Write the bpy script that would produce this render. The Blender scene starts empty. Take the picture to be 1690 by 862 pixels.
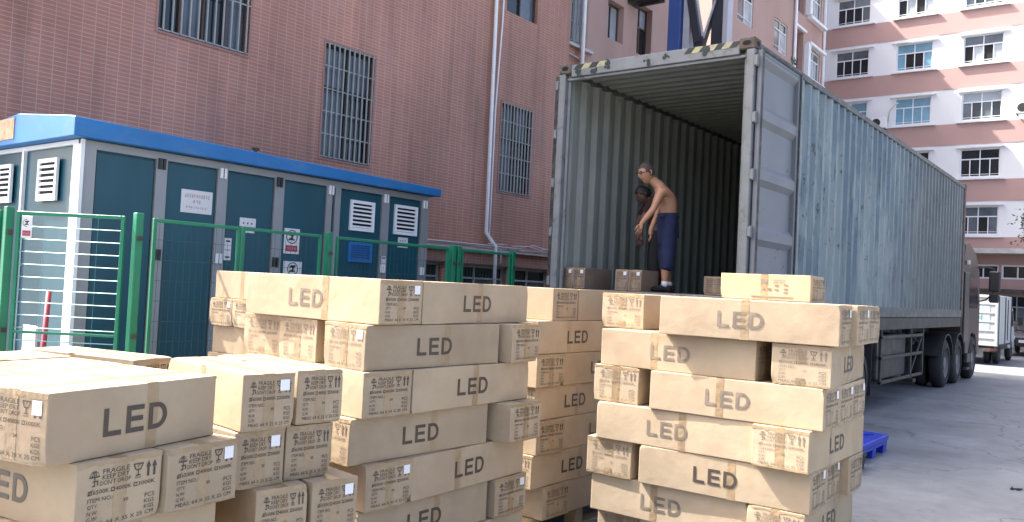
import bpy, bmesh, math, random
from mathutils import Vector, Matrix, noise

# ------------------------------------------------------------------ camera
SC = bpy.context.scene
def setup_camera():
    yaw, pitch, roll, F, H = math.radians(37.726), math.radians(1.675), math.radians(2.833), 1375.7, 1.65
    cy, sy = math.cos(yaw), math.sin(yaw)
    f = Vector((-sy*math.cos(pitch), cy*math.cos(pitch), math.sin(pitch)))
    r0 = Vector((cy, sy, 0)); u0 = r0.cross(f)
    r = r0*math.cos(roll) + u0*math.sin(roll)
    u = -r0*math.sin(roll) + u0*math.cos(roll)
    m = Matrix((r, u, -f)).transposed().to_4x4()
    m.translation = Vector((0, 0, H))
    cd = bpy.data.cameras.new('camera'); co = bpy.data.objects.new('camera', cd)
    SC.collection.objects.link(co); co.matrix_world = m
    cd.sensor_width = 36; cd.lens = 36*F/1690; cd.clip_end = 2000; cd.clip_start = .05
    SC.camera = co
setup_camera()

# ------------------------------------------------------------------ world, sun, exposure
SUN_DIR = Vector((1, .32, -1.26)).normalized()
w = bpy.data.worlds.new('World'); SC.world = w; w.use_nodes = True
nt = w.node_tree; bg = nt.nodes['Background']
sky = nt.nodes.new('ShaderNodeTexSky'); sky.sky_type = 'NISHITA'; sky.sun_disc = False
sky.sun_elevation = math.asin(-SUN_DIR.z)
sky.sun_rotation = math.atan2(-SUN_DIR.x, -SUN_DIR.y) % (2*math.pi)
sky.air_density = .75; sky.dust_density = 6.5; sky.ozone_density = .3
nt.links.new(sky.outputs[0], bg.inputs[0]); bg.inputs[1].default_value = .15
sl = bpy.data.lights.new('sun', 'SUN'); sl.energy = 4.0; sl.angle = math.radians(.53); sl.color = (1, .965, .91)
so = bpy.data.objects.new('sun', sl); SC.collection.objects.link(so)
so.rotation_euler = SUN_DIR.to_track_quat('-Z', 'Y').to_euler(); so.location = (0, 0, 40)
SC.view_settings.view_transform = 'Standard'; SC.view_settings.look = 'None'
SC.view_settings.exposure = 2.15; SC.view_settings.gamma = 1; SC.view_settings.use_curve_mapping = False
SC.cycles.max_bounces = 6; SC.cycles.diffuse_bounces = 4; SC.cycles.glossy_bounces = 2
SC.cycles.transmission_bounces = 2; SC.cycles.caustics_reflective = False; SC.cycles.caustics_refractive = False

# ------------------------------------------------------------------ materials
def mat(name, col, rough=.7, metal=0, var=0, vscale=3, col2=None, amt=.5, nscale=4, stretch=(1,1,1), bump=0, bscale=30,
        spec=.5, rnd=0, lo=.45, hi=.6, emit=None):
    """principled material with a soft noise variation, optional second colour patches, per-object variation and bump"""
    m = bpy.data.materials.new(name); m.use_nodes = True
    t = m.node_tree; N = t.nodes; Lk = t.links; p = N['Principled BSDF']
    p.inputs['Base Color'].default_value = (*col, 1); p.inputs['Roughness'].default_value = rough
    p.inputs['Metallic'].default_value = metal; p.inputs['Specular IOR Level'].default_value = spec
    tc = N.new('ShaderNodeTexCoord'); mp = N.new('ShaderNodeMapping'); Lk.new(tc.outputs['Object'], mp.inputs[0])
    mp.inputs['Scale'].default_value = stretch
    oi = N.new('ShaderNodeObjectInfo')
    if rnd:
        sc = N.new('ShaderNodeVectorMath'); sc.operation = 'SCALE'; sc.inputs[0].default_value = (7, 11, 5)
        Lk.new(oi.outputs['Random'], sc.inputs['Scale']); Lk.new(sc.outputs[0], mp.inputs['Location'])
    c = None
    rgb = N.new('ShaderNodeRGB'); rgb.outputs[0].default_value = (*col, 1); c = rgb.outputs[0]
    if col2:
        n = N.new('ShaderNodeTexNoise'); n.inputs['Scale'].default_value = nscale; n.inputs['Detail'].default_value = 6
        n.inputs['Roughness'].default_value = .65
        Lk.new(mp.outputs[0], n.inputs[0])
        r = N.new('ShaderNodeMapRange'); r.inputs[1].default_value = lo; r.inputs[2].default_value = hi; r.inputs[4].default_value = amt
        Lk.new(n.outputs[0], r.inputs[0])
        x = N.new('ShaderNodeMix'); x.data_type = 'RGBA'; Lk.new(r.outputs[0], x.inputs[0]); Lk.new(c, x.inputs[6]); x.inputs[7].default_value = (*col2, 1)
        c = x.outputs[2]
    if var or rnd:
        n = N.new('ShaderNodeTexNoise'); n.inputs['Scale'].default_value = vscale; n.inputs['Detail'].default_value = 5
        Lk.new(mp.outputs[0], n.inputs[0])
        r = N.new('ShaderNodeMapRange'); r.inputs[1].default_value = .25; r.inputs[2].default_value = .75
        r.inputs[3].default_value = 1-var; r.inputs[4].default_value = 1+var; Lk.new(n.outputs[0], r.inputs[0])
        o = r.outputs[0]
        if rnd:
            r2 = N.new('ShaderNodeMapRange'); r2.inputs[3].default_value = 1-rnd; r2.inputs[4].default_value = 1+rnd
            Lk.new(oi.outputs['Random'], r2.inputs[0])
            mu = N.new('ShaderNodeMath'); mu.operation = 'MULTIPLY'; Lk.new(o, mu.inputs[0]); Lk.new(r2.outputs[0], mu.inputs[1]); o = mu.outputs[0]
        v = N.new('ShaderNodeVectorMath'); v.operation = 'SCALE'; Lk.new(c, v.inputs[0]); Lk.new(o, v.inputs['Scale']); c = v.outputs[0]
    Lk.new(c, p.inputs['Base Color'])
    if bump:
        n = N.new('ShaderNodeTexNoise'); n.inputs['Scale'].default_value = bscale; n.inputs['Detail'].default_value = 4
        Lk.new(mp.outputs[0], n.inputs[0]); b = N.new('ShaderNodeBump'); b.inputs['Strength'].default_value = bump; b.inputs['Distance'].default_value = .02
        Lk.new(n.outputs[0], b.inputs['Height']); Lk.new(b.outputs[0], p.inputs['Normal'])
    if emit:
        p.inputs['Emission Color'].default_value = (*emit[0], 1); p.inputs['Emission Strength'].default_value = emit[1]
    return m

M = {}
M['card'] = mat('cardboard', (.385, .302, .205), .82, var=.07, vscale=5, col2=(.34, .255, .172), amt=.7, nscale=2.4, rnd=.12, bump=.2, bscale=9, spec=.15)
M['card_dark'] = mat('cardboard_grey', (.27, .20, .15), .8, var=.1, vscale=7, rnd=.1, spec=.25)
M['tape'] = mat('packing_tape', (.29, .205, .115), .3, var=.05, vscale=14, col2=(.36, .265, .165), amt=.6, nscale=9, rnd=.08, bump=.25, bscale=22, spec=.5)
M['print_glare_pale'] = mat('glare_pale_print', (.15, .12, .095), .5, var=.2, vscale=20, col2=(.24, .185, .135), amt=.6, nscale=12)  # sun glare on the dark print, put into a paler colour
M['print'] = mat('dark_print', (.055, .042, .032), .5, var=.2, vscale=30, spec=.5)
M['sticker'] = mat('white_sticker', (.78, .78, .80), .5)
M['fabric_blue'] = mat('navy_cloth', (.010, .017, .058), .85, var=.35, vscale=7, bump=.6, bscale=6)
M['skin'] = mat('skin', (.42, .215, .125), .5, var=.1, vscale=8)
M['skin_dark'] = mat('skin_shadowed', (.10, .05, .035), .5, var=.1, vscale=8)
M['hair'] = mat('hair', (.012, .010, .010), .6)
M['grey_hair'] = mat('short_hair', (.075, .055, .048), .8)
M['maroon'] = mat('maroon_cloth', (.03, .010, .012), .9, var=.2, vscale=10)
M['black_cloth'] = mat('black_cloth', (.012, .012, .015), .9)
M['white'] = mat('white_paint', (.74, .76, .78), .5, var=.06, vscale=2)
M['white_dirty'] = mat('dirty_white_paint', (.42, .44, .44), .55, var=.15, vscale=3, col2=(.32, .27, .22), amt=.45, nscale=5, stretch=(2, 2, .6), lo=.52, hi=.7)
M['alu'] = mat('aluminium_frame', (.27, .285, .30), .45, metal=.2, var=.06)
M['pipe'] = mat('white_pvc_pipe', (.82, .82, .82), .4, var=.06)
M['conduit'] = mat('grey_cable', (.48, .47, .46), .5, var=.15)
M['steel_bar'] = mat('galvanised_bar', (.34, .335, .31), .6, metal=.0, var=.1)
M['glass_dark'] = mat('dark_glass', (.018, .024, .028), .08, var=.4, vscale=2)
M['glass_grey'] = mat('grey_glass', (.10, .12, .14), .12, var=.4, vscale=2)
M['glass_blue'] = mat('blue_glass', (.16, .32, .42), .15, var=.15, vscale=2)
M['glass_pale'] = mat('pale_glass', (.34, .38, .42), .2, var=.2, vscale=3)  # panes with a pale base tone
M['room_dark'] = mat('dark_room', (.010, .011, .013), .9)
M['teal'] = mat('teal_panel', (.005, .064, .095), .42, var=.14, vscale=2.2, col2=(.022, .075, .10), amt=.6, nscale=2.5, stretch=(2, 2, .35), lo=.5, hi=.75, spec=.5)
M['kiosk_blue'] = mat('blue_roof_paint', (.012, .14, .38), .5, var=.10, vscale=2, col2=(.07, .17, .33), amt=.6, nscale=3, stretch=(1, 1, 2), lo=.5, hi=.72)
M['vent_blue'] = mat('blue_vent_paint', (.015, .09, .38), .4)
M['worn_sign'] = mat('worn_sticker', (.42, .36, .22), .6, col2=(.40, .20, .13), amt=.9, nscale=12)
M['green'] = mat('green_fence_paint', (.005, .17, .085), .4, var=.12, vscale=5)
M['wire'] = mat('fence_wire', (.14, .34, .34), .4, var=.1)
M['wire_dark'] = mat('fence_wire_green', (.008, .06, .045), .5)
M['sign_white'] = mat('sign_white', (.62, .63, .65), .45)
M['sign_red'] = mat('sign_red', (.36, .03, .05), .5)
M['sign_pink'] = mat('faded_red_print', (.45, .30, .30), .6)
M['black'] = mat('black_paint', (.02, .02, .022), .5, var=.2)
M['dark_metal'] = mat('dark_dirty_steel', (.028, .028, .030), .6, var=.3, vscale=6, col2=(.09, .07, .055), amt=.6, nscale=5)
M['chassis'] = mat('chassis_grey', (.028, .027, .026), .6, var=.25, vscale=4, col2=(.055, .045, .035), amt=.7, nscale=4)
M['rubber'] = mat('tyre_rubber', (.022, .022, .024), .85, var=.25, vscale=8, bump=.3, bscale=40)
M['rim'] = mat('dusty_rim', (.16, .15, .14), .6, var=.2)
M['cab'] = mat('maroon_cab_paint', (.04, .02, .018), .45, var=.15, spec=.5)
M['cab_grey'] = mat('cab_grey_paint', (.045, .045, .048), .4, var=.15)
M['rust'] = mat('rusty_steel', (.11, .075, .055), .75, var=.3, vscale=10, col2=(.16, .15, .14), amt=.7, nscale=7)
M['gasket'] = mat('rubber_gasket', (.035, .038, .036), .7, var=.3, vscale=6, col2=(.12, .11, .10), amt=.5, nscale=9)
M['cont_in'] = mat('container_inside_paint', (.31, .335, .31), .5, var=.12, vscale=3, col2=(.25, .27, .25), amt=.6, nscale=2.5, stretch=(2, 2, .5), lo=.42, hi=.65)
M['cont_door'] = mat('container_door_paint', (.16, .17, .185), .5, var=.08, vscale=3, col2=(.07, .055, .05), amt=.8, nscale=13, stretch=(1, 1, .8), lo=.66, hi=.70)
M['cont_frame'] = mat('container_frame_paint', (.20, .21, .21), .5, var=.14, vscale=4, col2=(.12, .10, .085), amt=.8, nscale=7, lo=.55, hi=.68)
M['floor_wood'] = mat('container_floor', (.10, .075, .055), .8, var=.3, vscale=5)
M['haz_black'] = mat('hazard_black', (.03, .03, .032), .6, var=.3, vscale=18)
M['haz_yellow'] = mat('hazard_yellow', (.42, .40, .20), .6, var=.15, vscale=18, col2=(.25, .25, .24), amt=.8, nscale=14, lo=.52, hi=.6)
M['moss'] = mat('green_paint_blob', (.035, .05, .045), .8)
M['pallet_blue'] = mat('blue_plastic', (.008, .035, .42), .4, var=.08)
M['pallet_black'] = mat('black_plastic', (.015, .017, .022), .5)
M['wood'] = mat('pallet_wood', (.28, .20, .12), .8, var=.2, vscale=6)
M['steel_blue'] = mat('blue_steel_column', (.035, .085, .27), .5, var=.1, vscale=1)
M['steel_black'] = mat('black_steel_brace', (.022, .026, .036), .5, var=.2, vscale=1)
M['steel_pale'] = mat('pale_steel_column', (.42, .42, .47), .5, var=.08)
M['pink'] = mat('pink_render', (.43, .29, .25), .85, var=.06, vscale=.6, col2=(.38, .25, .215), amt=.6, nscale=.5, stretch=(1, 1, .4))
M['pink_dark'] = mat('brown_pink_render', (.36, .20, .165), .85, var=.08, vscale=.5)
M['band_white'] = mat('white_wall_tile', (.70, .71, .725), .7, var=.04, vscale=.5)
M['band_pink'] = mat('pink_wall_tile', (.42, .27, .245), .75, var=.06, vscale=.5)
M['ledge'] = mat('concrete_ledge', (.52, .50, .48), .8, var=.1, vscale=1.5, col2=(.3, .27, .24), amt=.5, nscale=3)
M['win_brown'] = mat('brown_window_frame', (.09, .05, .035), .5)
M['leaf'] = mat('leaf', (.05, .085, .03), .6, var=.3, vscale=3)
M['bark'] = mat('bark', (.10, .075, .05), .9, var=.2, vscale=6)
M['car_paint'] = mat('dark_car_paint', (.03, .03, .04), .25)
M['lamp_red'] = mat('red_plastic_lens', (.10, .012, .012), .4)
M['plate'] = mat('number_plate', (.55, .57, .60), .5)

def brick_mat():
    m = bpy.data.materials.new('brown_wall_tiles'); m.use_nodes = True; t = m.node_tree; N = t.nodes; Lk = t.links; p = N['Principled BSDF']
    tc = N.new('ShaderNodeTexCoord'); s = N.new('ShaderNodeSeparateXYZ'); Lk.new(tc.outputs['Object'], s.inputs[0])
    c = N.new('ShaderNodeCombineXYZ')
    ad = N.new('ShaderNodeMath'); ad.operation = 'ADD'; Lk.new(s.outputs[0], ad.inputs[0]); Lk.new(s.outputs[1], ad.inputs[1])
    Lk.new(ad.outputs[0], c.inputs[0]); Lk.new(s.outputs[2], c.inputs[1])
    b = N.new('ShaderNodeTexBrick'); b.offset = 0; b.squash = 1
    Lk.new(c.outputs[0], b.inputs['Vector'])
    b.inputs['Color1'].default_value = (.40, .182, .130, 1); b.inputs['Color2'].default_value = (.36, .163, .117, 1)
    b.inputs['Mortar'].default_value = (.475, .29, .215, 1)
    b.inputs['Scale'].default_value = 1; b.inputs['Brick Width'].default_value = .150; b.inputs['Row Height'].default_value = .052
    b.inputs['Mortar Size'].default_value = .0058; b.inputs['Mortar Smooth'].default_value = .3; b.inputs['Bias'].default_value = 0
    n = N.new('ShaderNodeTexNoise'); n.inputs['Scale'].default_value = .55; n.inputs['Detail'].default_value = 7; n.inputs['Roughness'].default_value = .6
    mp = N.new('ShaderNodeMapping'); mp.inputs['Scale'].default_value = (1, 1, .45); Lk.new(tc.outputs['Object'], mp.inputs[0]); Lk.new(mp.outputs[0], n.inputs[0])
    r = N.new('ShaderNodeMapRange'); r.inputs[1].default_value = .35; r.inputs[2].default_value = .7; r.inputs[3].default_value = .80; r.inputs[4].default_value = 1.26
    Lk.new(n.outputs[0], r.inputs[0])
    v = N.new('ShaderNodeVectorMath'); v.operation = 'SCALE'; Lk.new(b.outputs[0], v.inputs[0]); Lk.new(r.outputs[0], v.inputs['Scale'])
    # dirty run-down streaks
    mq = N.new('ShaderNodeMapping'); mq.inputs['Scale'].default_value = (1, 1, .09); Lk.new(tc.outputs['Object'], mq.inputs[0])
    nq = N.new('ShaderNodeTexNoise'); nq.inputs['Scale'].default_value = 3.2; nq.inputs['Detail'].default_value = 6; Lk.new(mq.outputs[0], nq.inputs[0])
    rq = N.new('ShaderNodeMapRange'); rq.inputs[1].default_value = .52; rq.inputs[2].default_value = .72; rq.inputs[3].default_value = 1; rq.inputs[4].default_value = .72; Lk.new(nq.outputs[0], rq.inputs[0])
    vq = N.new('ShaderNodeVectorMath'); vq.operation = 'SCALE'; Lk.new(v.outputs[0], vq.inputs[0]); Lk.new(rq.outputs[0], vq.inputs['Scale']); v = vq
    # lime bloom patches
    n2 = N.new('ShaderNodeTexNoise'); n2.inputs['Scale'].default_value = 1.3; n2.inputs['Detail'].default_value = 5; Lk.new(tc.outputs['Object'], n2.inputs[0])
    r2 = N.new('ShaderNodeMapRange'); r2.inputs[1].default_value = .56; r2.inputs[2].default_value = .80; r2.inputs[4].default_value = .35; Lk.new(n2.outputs[0], r2.inputs[0])
    x = N.new('ShaderNodeMix'); x.data_type = 'RGBA'; Lk.new(r2.outputs[0], x.inputs[0]); Lk.new(v.outputs[0], x.inputs[6]); x.inputs[7].default_value = (.40, .27, .25, 1)
    Lk.new(x.outputs[2], p.inputs['Base Color']); p.inputs['Roughness'].default_value = .5; p.inputs['Specular IOR Level'].default_value = .35
    bp = N.new('ShaderNodeBump'); bp.inputs['Strength'].default_value = .25; bp.inputs['Distance'].default_value = .004; bp.invert = True
    Lk.new(b.outputs['Fac'], bp.inputs['Height']); Lk.new(bp.outputs[0], p.inputs['Normal'])
    return m
M['brick'] = brick_mat()

def container_mat():
    """worn pale blue paint: vertical streaks, rust and scrapes, a greyer far half"""
    m = bpy.data.materials.new('worn_blue_container_paint'); m.use_nodes = True; t = m.node_tree; N = t.nodes; Lk = t.links; p = N['Principled BSDF']
    tc = N.new('ShaderNodeTexCoord')
    def noise_(scale, st, det=6, rough=.65):
        mp = N.new('ShaderNodeMapping'); mp.inputs['Scale'].default_value = st; Lk.new(tc.outputs['Object'], mp.inputs[0])
        n = N.new('ShaderNodeTexNoise'); n.inputs['Scale'].default_value = scale; n.inputs['Detail'].default_value = det; n.inputs['Roughness'].default_value = rough
        Lk.new(mp.outputs[0], n.inputs[0]); return n.outputs[0]
    def rng(s, a, b, c=0, d=1):
        r = N.new('ShaderNodeMapRange'); r.inputs[1].default_value = a; r.inputs[2].default_value = b; r.inputs[3].default_value = c; r.inputs[4].default_value = d
        Lk.new(s, r.inputs[0]); return r.outputs[0]
    def mix(f, a, b):
        x = N.new('ShaderNodeMix'); x.data_type = 'RGBA'; Lk.new(f, x.inputs[0])
        for s, k in ((a, 6), (b, 7)):
            if isinstance(s, tuple): x.inputs[k].default_value = (*s, 1)
            else: Lk.new(s, x.inputs[k])
        return x.outputs[2]
    c = mix(rng(noise_(.8, (1, 1, .6), 3), .38, .62), (.14, .19, .205), (.20, .25, .26))
    c = mix(rng(noise_(.75, (1, 1.5, .30), 4), .50, .56, 0, .75), c, (.085, .135, .175))
    c = mix(rng(noise_(1.0, (1, 1.6, .35), 5), .55, .63, 0, .8), c, (.29, .335, .335))
    s = N.new('ShaderNodeSeparateXYZ'); Lk.new(tc.outputs['Object'], s.inputs[0])
    ad = N.new('ShaderNodeMath'); ad.operation = 'MULTIPLY_ADD'; Lk.new(noise_(1.1, (1, 1, .4)), ad.inputs[0]); ad.inputs[1].default_value = 5.; Lk.new(s.outputs[1], ad.inputs[2])
    c = mix(rng(ad.outputs[0], 2.0, 4.4, 0, .75), c, (.08, .086, .085))
    c = mix(rng(noise_(2.4, (1, 3.2, .26), 9, .78), .58, .64, 0, .72), c, (.045, .045, .045))
    c = mix(rng(noise_(7, (1, 1.6, .8), 8, .7), .60, .66, 0, .9), c, (.05, .032, .022))
    Lk.new(c, p.inputs['Base Color']); p.inputs['Roughness'].default_value = .45; p.inputs['Specular IOR Level'].default_value = .45
    n = noise_(9, (1, 1, 1)); b = N.new('ShaderNodeBump'); b.inputs['Strength'].default_value = .25; b.inputs['Distance'].default_value = .02
    Lk.new(n, b.inputs['Height']); Lk.new(b.outputs[0], p.inputs['Normal'])
    return m
M['cont_out'] = container_mat()
M['rib_worn_lit'] = mat('worn_lit_rib_edge', (.30, .335, .335), .5, var=.3, vscale=5, col2=(.10, .13, .145), amt=.9, nscale=3.5, lo=.46, hi=.56)  # worn paint and light caught on the rib edges, both put into the colour
M['rail'] = mat('grimy_rail', (.085, .088, .082), .6, var=.2, vscale=4, col2=(.16, .165, .16), amt=.7, nscale=6)

def ground_mat():
    m = bpy.data.materials.new('worn_concrete_yard'); m.use_nodes = True; t = m.node_tree; N = t.nodes; Lk = t.links; p = N['Principled BSDF']
    tc = N.new('ShaderNodeTexCoord')
    def nz(scale, a, b, c, d, det=6, st=(1, 1, 1)):
        mp = N.new('ShaderNodeMapping'); mp.inputs['Scale'].default_value = st; Lk.new(tc.outputs['Object'], mp.inputs[0])
        n = N.new('ShaderNodeTexNoise'); n.inputs['Scale'].default_value = scale; n.inputs['Detail'].default_value = det; n.inputs['Roughness'].default_value = .65
        Lk.new(mp.outputs[0], n.inputs[0])
        r = N.new('ShaderNodeMapRange'); r.inputs[1].default_value = a; r.inputs[2].default_value = b; r.inputs[3].default_value = c; r.inputs[4].default_value = d
        Lk.new(n.outputs[0], r.inputs[0]); return r.outputs[0], n.outputs[0]
    a, _ = nz(.7, .35, .65, .72, 1.2); b, _ = nz(6, .3, .7, .88, 1.1); d, n3 = nz(60, .3, .7, .9, 1.08)
    mu = N.new('ShaderNodeMath'); mu.operation = 'MULTIPLY'; Lk.new(a, mu.inputs[0]); Lk.new(b, mu.inputs[1])
    m2 = N.new('ShaderNodeMath'); m2.operation = 'MULTIPLY'; Lk.new(mu.outputs[0], m2.inputs[0]); Lk.new(d, m2.inputs[1])
    v = N.new('ShaderNodeVectorMath'); v.operation = 'SCALE'; v.inputs[0].default_value = (.185, .192, .20); Lk.new(m2.outputs[0], v.inputs['Scale'])
    s, _ = nz(1.4, .62, .7, 0, .45)
    x = N.new('ShaderNodeMix'); x.data_type = 'RGBA'; Lk.new(s, x.inputs[0]); Lk.new(v.outputs[0], x.inputs[6]); x.inputs[7].default_value = (.11, .11, .115, 1)
    s2, _ = nz(.9, .60, .72, 0, .5, 6, (1, .35, 1))
    x2 = N.new('ShaderNodeMix'); x2.data_type = 'RGBA'; Lk.new(s2, x2.inputs[0]); Lk.new(x.outputs[2], x2.inputs[6]); x2.inputs[7].default_value = (.30, .31, .32, 1)
    vo = N.new('ShaderNodeTexVoronoi'); vo.feature = 'DISTANCE_TO_EDGE'; vo.inputs['Scale'].default_value = .28
    nn = N.new('ShaderNodeTexNoise'); nn.inputs['Scale'].default_value = 1.8; nn.inputs['Detail'].default_value = 6; Lk.new(tc.outputs['Object'], nn.inputs[0])
    vm = N.new('ShaderNodeVectorMath'); vm.operation = 'MULTIPLY_ADD'; Lk.new(nn.outputs['Color'], vm.inputs[0]); vm.inputs[1].default_value = (1.1, 1.1, 0); Lk.new(tc.outputs['Object'], vm.inputs[2]); Lk.new(vm.outputs[0], vo.inputs[0])
    rc = N.new('ShaderNodeMapRange'); rc.inputs[1].default_value = .0015; rc.inputs[2].default_value = .006; rc.inputs[3].default_value = .55; rc.inputs[4].default_value = 0; Lk.new(vo.outputs[0], rc.inputs[0])
    x3 = N.new('ShaderNodeMix'); x3.data_type = 'RGBA'; Lk.new(rc.outputs[0], x3.inputs[0]); Lk.new(x2.outputs[2], x3.inputs[6]); x3.inputs[7].default_value = (.05, .05, .05, 1)
    s4, _ = nz(2.6, .66, .70, 0, .6, 3, (1, 1, 1)); x4 = N.new('ShaderNodeMix'); x4.data_type = 'RGBA'; Lk.new(s4, x4.inputs[0]); Lk.new(x3.outputs[2], x4.inputs[6]); x4.inputs[7].default_value = (.06, .058, .056, 1)
    Lk.new(x4.outputs[2], p.inputs['Base Color']); p.inputs['Roughness'].default_value = .62
    bp = N.new('ShaderNodeBump'); bp.inputs['Strength'].default_value = .3; bp.inputs['Distance'].default_value = .01; Lk.new(n3, bp.inputs['Height']); Lk.new(bp.outputs[0], p.inputs['Normal'])
    return m
M['ground'] = ground_mat()

# ------------------------------------------------------------------ helpers
COL = SC.collection
class MB:
    def __init__(s): s.v = []; s.f = []; s.m = []
    def _add(s, vs, fs, mi=0):
        o = len(s.v); s.v += [tuple(v) for v in vs]; s.f += [tuple(i+o for i in f) for f in fs]; s.m += [mi]*len(fs); return s
    def box(s, a, b, mi=0, mx=None):
        x0, x1 = sorted((a[0], b[0])); y0, y1 = sorted((a[1], b[1])); z0, z1 = sorted((a[2], b[2]))
        vs = [Vector(p) for p in ((x0,y0,z0),(x1,y0,z0),(x1,y1,z0),(x0,y1,z0),(x0,y0,z1),(x1,y0,z1),(x1,y1,z1),(x0,y1,z1))]
        if mx: vs = [mx @ v for v in vs]
        return s._add(vs, [(0,3,2,1),(4,5,6,7),(0,1,5,4),(1,2,6,5),(2,3,7,6),(3,0,4,7)], mi)
    def beam(s, p, q, w, h, mi=0, up=(0, 0, 1)):
        p, q = Vector(p), Vector(q); d = (q-p); L = d.length; d.normalize(); u = Vector(up)
        if abs(d.dot(u)) > .99: u = Vector((0, 1, 0))
        r = d.cross(u).normalized(); u = r.cross(d)
        mx = Matrix((r, d, u)).transposed().to_4x4(); mx.translation = p
        return s.box((-w/2, 0, -h/2), (w/2, L, h/2), mi, mx)
    def tube(s, pts, r, n=8, mi=0, cap=True):
        pts = [Vector(p) for p in pts]; rings = []; pu = None
        rs = r if isinstance(r, (list, tuple)) else [r]*len(pts)
        for i, p in enumerate(pts):
            d = ((pts[min(i+1, len(pts)-1)]-p).normalized() + (p-pts[max(i-1, 0)]).normalized())
            d = d.normalized() if d.length > 1e-6 else Vector((0, 0, 1))
            u = pu if pu else (Vector((0, 0, 1)) if abs(d.z) < .9 else Vector((1, 0, 0)))
            a = d.cross(u).normalized(); u = a.cross(d).normalized(); pu = u
            rings.append([p + (a*math.cos(t)+u*math.sin(t))*rs[i] for t in [2*math.pi*k/n for k in range(n)]])
        vs = [v for g in rings for v in g]; fs = []
        for i in range(len(pts)-1):
            for k in range(n): fs.append((i*n+k, i*n+(k+1) % n, (i+1)*n+(k+1) % n, (i+1)*n+k))
        if cap: fs.append(tuple(range(n-1, -1, -1))); fs.append(tuple((len(pts)-1)*n+k for k in range(n)))
        return s._add(vs, fs, mi)
    def prism(s, poly, ax, a, b, mi=0, mx=None):
        """polygon in the two axes other than ax, extruded a..b along ax"""
        def P(u, v, t):
            q = {'x': (t, u, v), 'y': (u, t, v), 'z': (u, v, t)}[ax]; q = Vector(q); return mx @ q if mx else q
        n = len(poly); vs = [P(u, v, a) for u, v in poly]+[P(u, v, b) for u, v in poly]
        fs = [tuple(range(n)), tuple(range(2*n-1, n-1, -1))]+[(i, i+n, (i+1) % n+n, (i+1) % n) for i in range(n)]
        return s._add(vs, fs, mi)
    def quad(s, a, b, c, d, mi=0): return s._add([a, b, c, d], [(0, 1, 2, 3)], mi)
    def disc(s, c, r, ax='y', n=20, mi=0, r0=0):
        def P(t, q):
            u, v = math.cos(t)*q, math.sin(t)*q; return Vector(c)+Vector({'x': (0, u, v), 'y': (u, 0, v), 'z': (u, v, 0)}[ax])
        if r0:
            vs = [P(2*math.pi*k/n, r) for k in range(n)]+[P(2*math.pi*k/n, r0) for k in range(n)]
            return s._add(vs, [(k, (k+1) % n, (k+1) % n+n, k+n) for k in range(n)], mi)
        return s._add([P(2*math.pi*k/n, r) for k in range(n)], [tuple(range(n))], mi)
    def mesh(s, name, mats, smooth=False, bevel=0):
        me = bpy.data.meshes.new(name); me.from_pydata(s.v, [], s.f)
        for m in (mats if isinstance(mats, (list, tuple)) else [mats]): me.materials.append(m)
        me.polygons.foreach_set('material_index', s.m)
        bm = bmesh.new(); bm.from_mesh(me); bmesh.ops.recalc_face_normals(bm, faces=bm.faces)
        if bevel: bmesh.ops.bevel(bm, geom=bm.edges[:]+bm.verts[:], offset=bevel, segments=1, affect='EDGES', clamp_overlap=True)
        bm.to_mesh(me); bm.free()
        if smooth: me.shade_smooth(); 
        return me
    def build(s, name, mats, parent=None, smooth=False, bevel=0, loc=None):
        if not s.v: return None
        return link(name, s.mesh(name, mats, smooth, bevel), parent, loc)

def link(name, data, parent=None, loc=None, rz=0):
    o = bpy.data.objects.new(name, data); COL.objects.link(o)
    if parent: o.parent = parent
    if loc: o.location = loc
    if rz: o.rotation_euler.z = rz
    return o
def tag(o, label=None, cat=None, group=None, kind=None):
    if label: o['label'] = label
    if cat: o['category'] = cat
    if group: o['group'] = group
    if kind: o['kind'] = kind
    return o
def thing(name, label, cat, loc=(0, 0, 0), group=None, rz=0):
    """Empty at the thing's base; parts are given in world axes relative to loc"""
    return tag(link(name, None, None, loc, rz), label, cat, group)
def rel(mb, loc):
    l = Vector(loc); mb.v = [tuple(Vector(v)-l) for v in mb.v]; return mb
class Part:
    """collect parts in WORLD coordinates, then attach below an Empty placed at loc"""
    def __init__(s, root): s.r = root; s.l = root.location.copy()
    def add(s, name, mb, mats, parent=None, **k):
        return rel(mb, s.l).build(name, mats, parent or s.r, **k)
def smooth_by_angle(me, deg=40):
    me.shade_smooth()
    try: me.set_sharp_from_angle(angle=math.radians(deg))
    except Exception: pass

_txt = {}
def text_polys(s, size=1, font_scale=1):
    """flat text outline filled, returned as (verts2d, faces) with height = cap size"""
    if s not in _txt:
        cu = bpy.data.curves.new('t', 'FONT'); cu.body = s; cu.size = 1; cu.resolution_u = 2
        o = bpy.data.objects.new('t', cu); COL.objects.link(o)
        dg = bpy.context.evaluated_depsgraph_get(); dg.update()
        me = bpy.data.meshes.new_from_object(o.evaluated_get(dg))
        vs = [(v.co.x, v.co.y) for v in me.vertices]; fs = [tuple(p.vertices) for p in me.polygons]
        bpy.data.objects.remove(o); bpy.data.curves.remove(cu); bpy.data.meshes.remove(me)
        _txt[s] = (vs, fs)
    return _txt[s]

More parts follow.
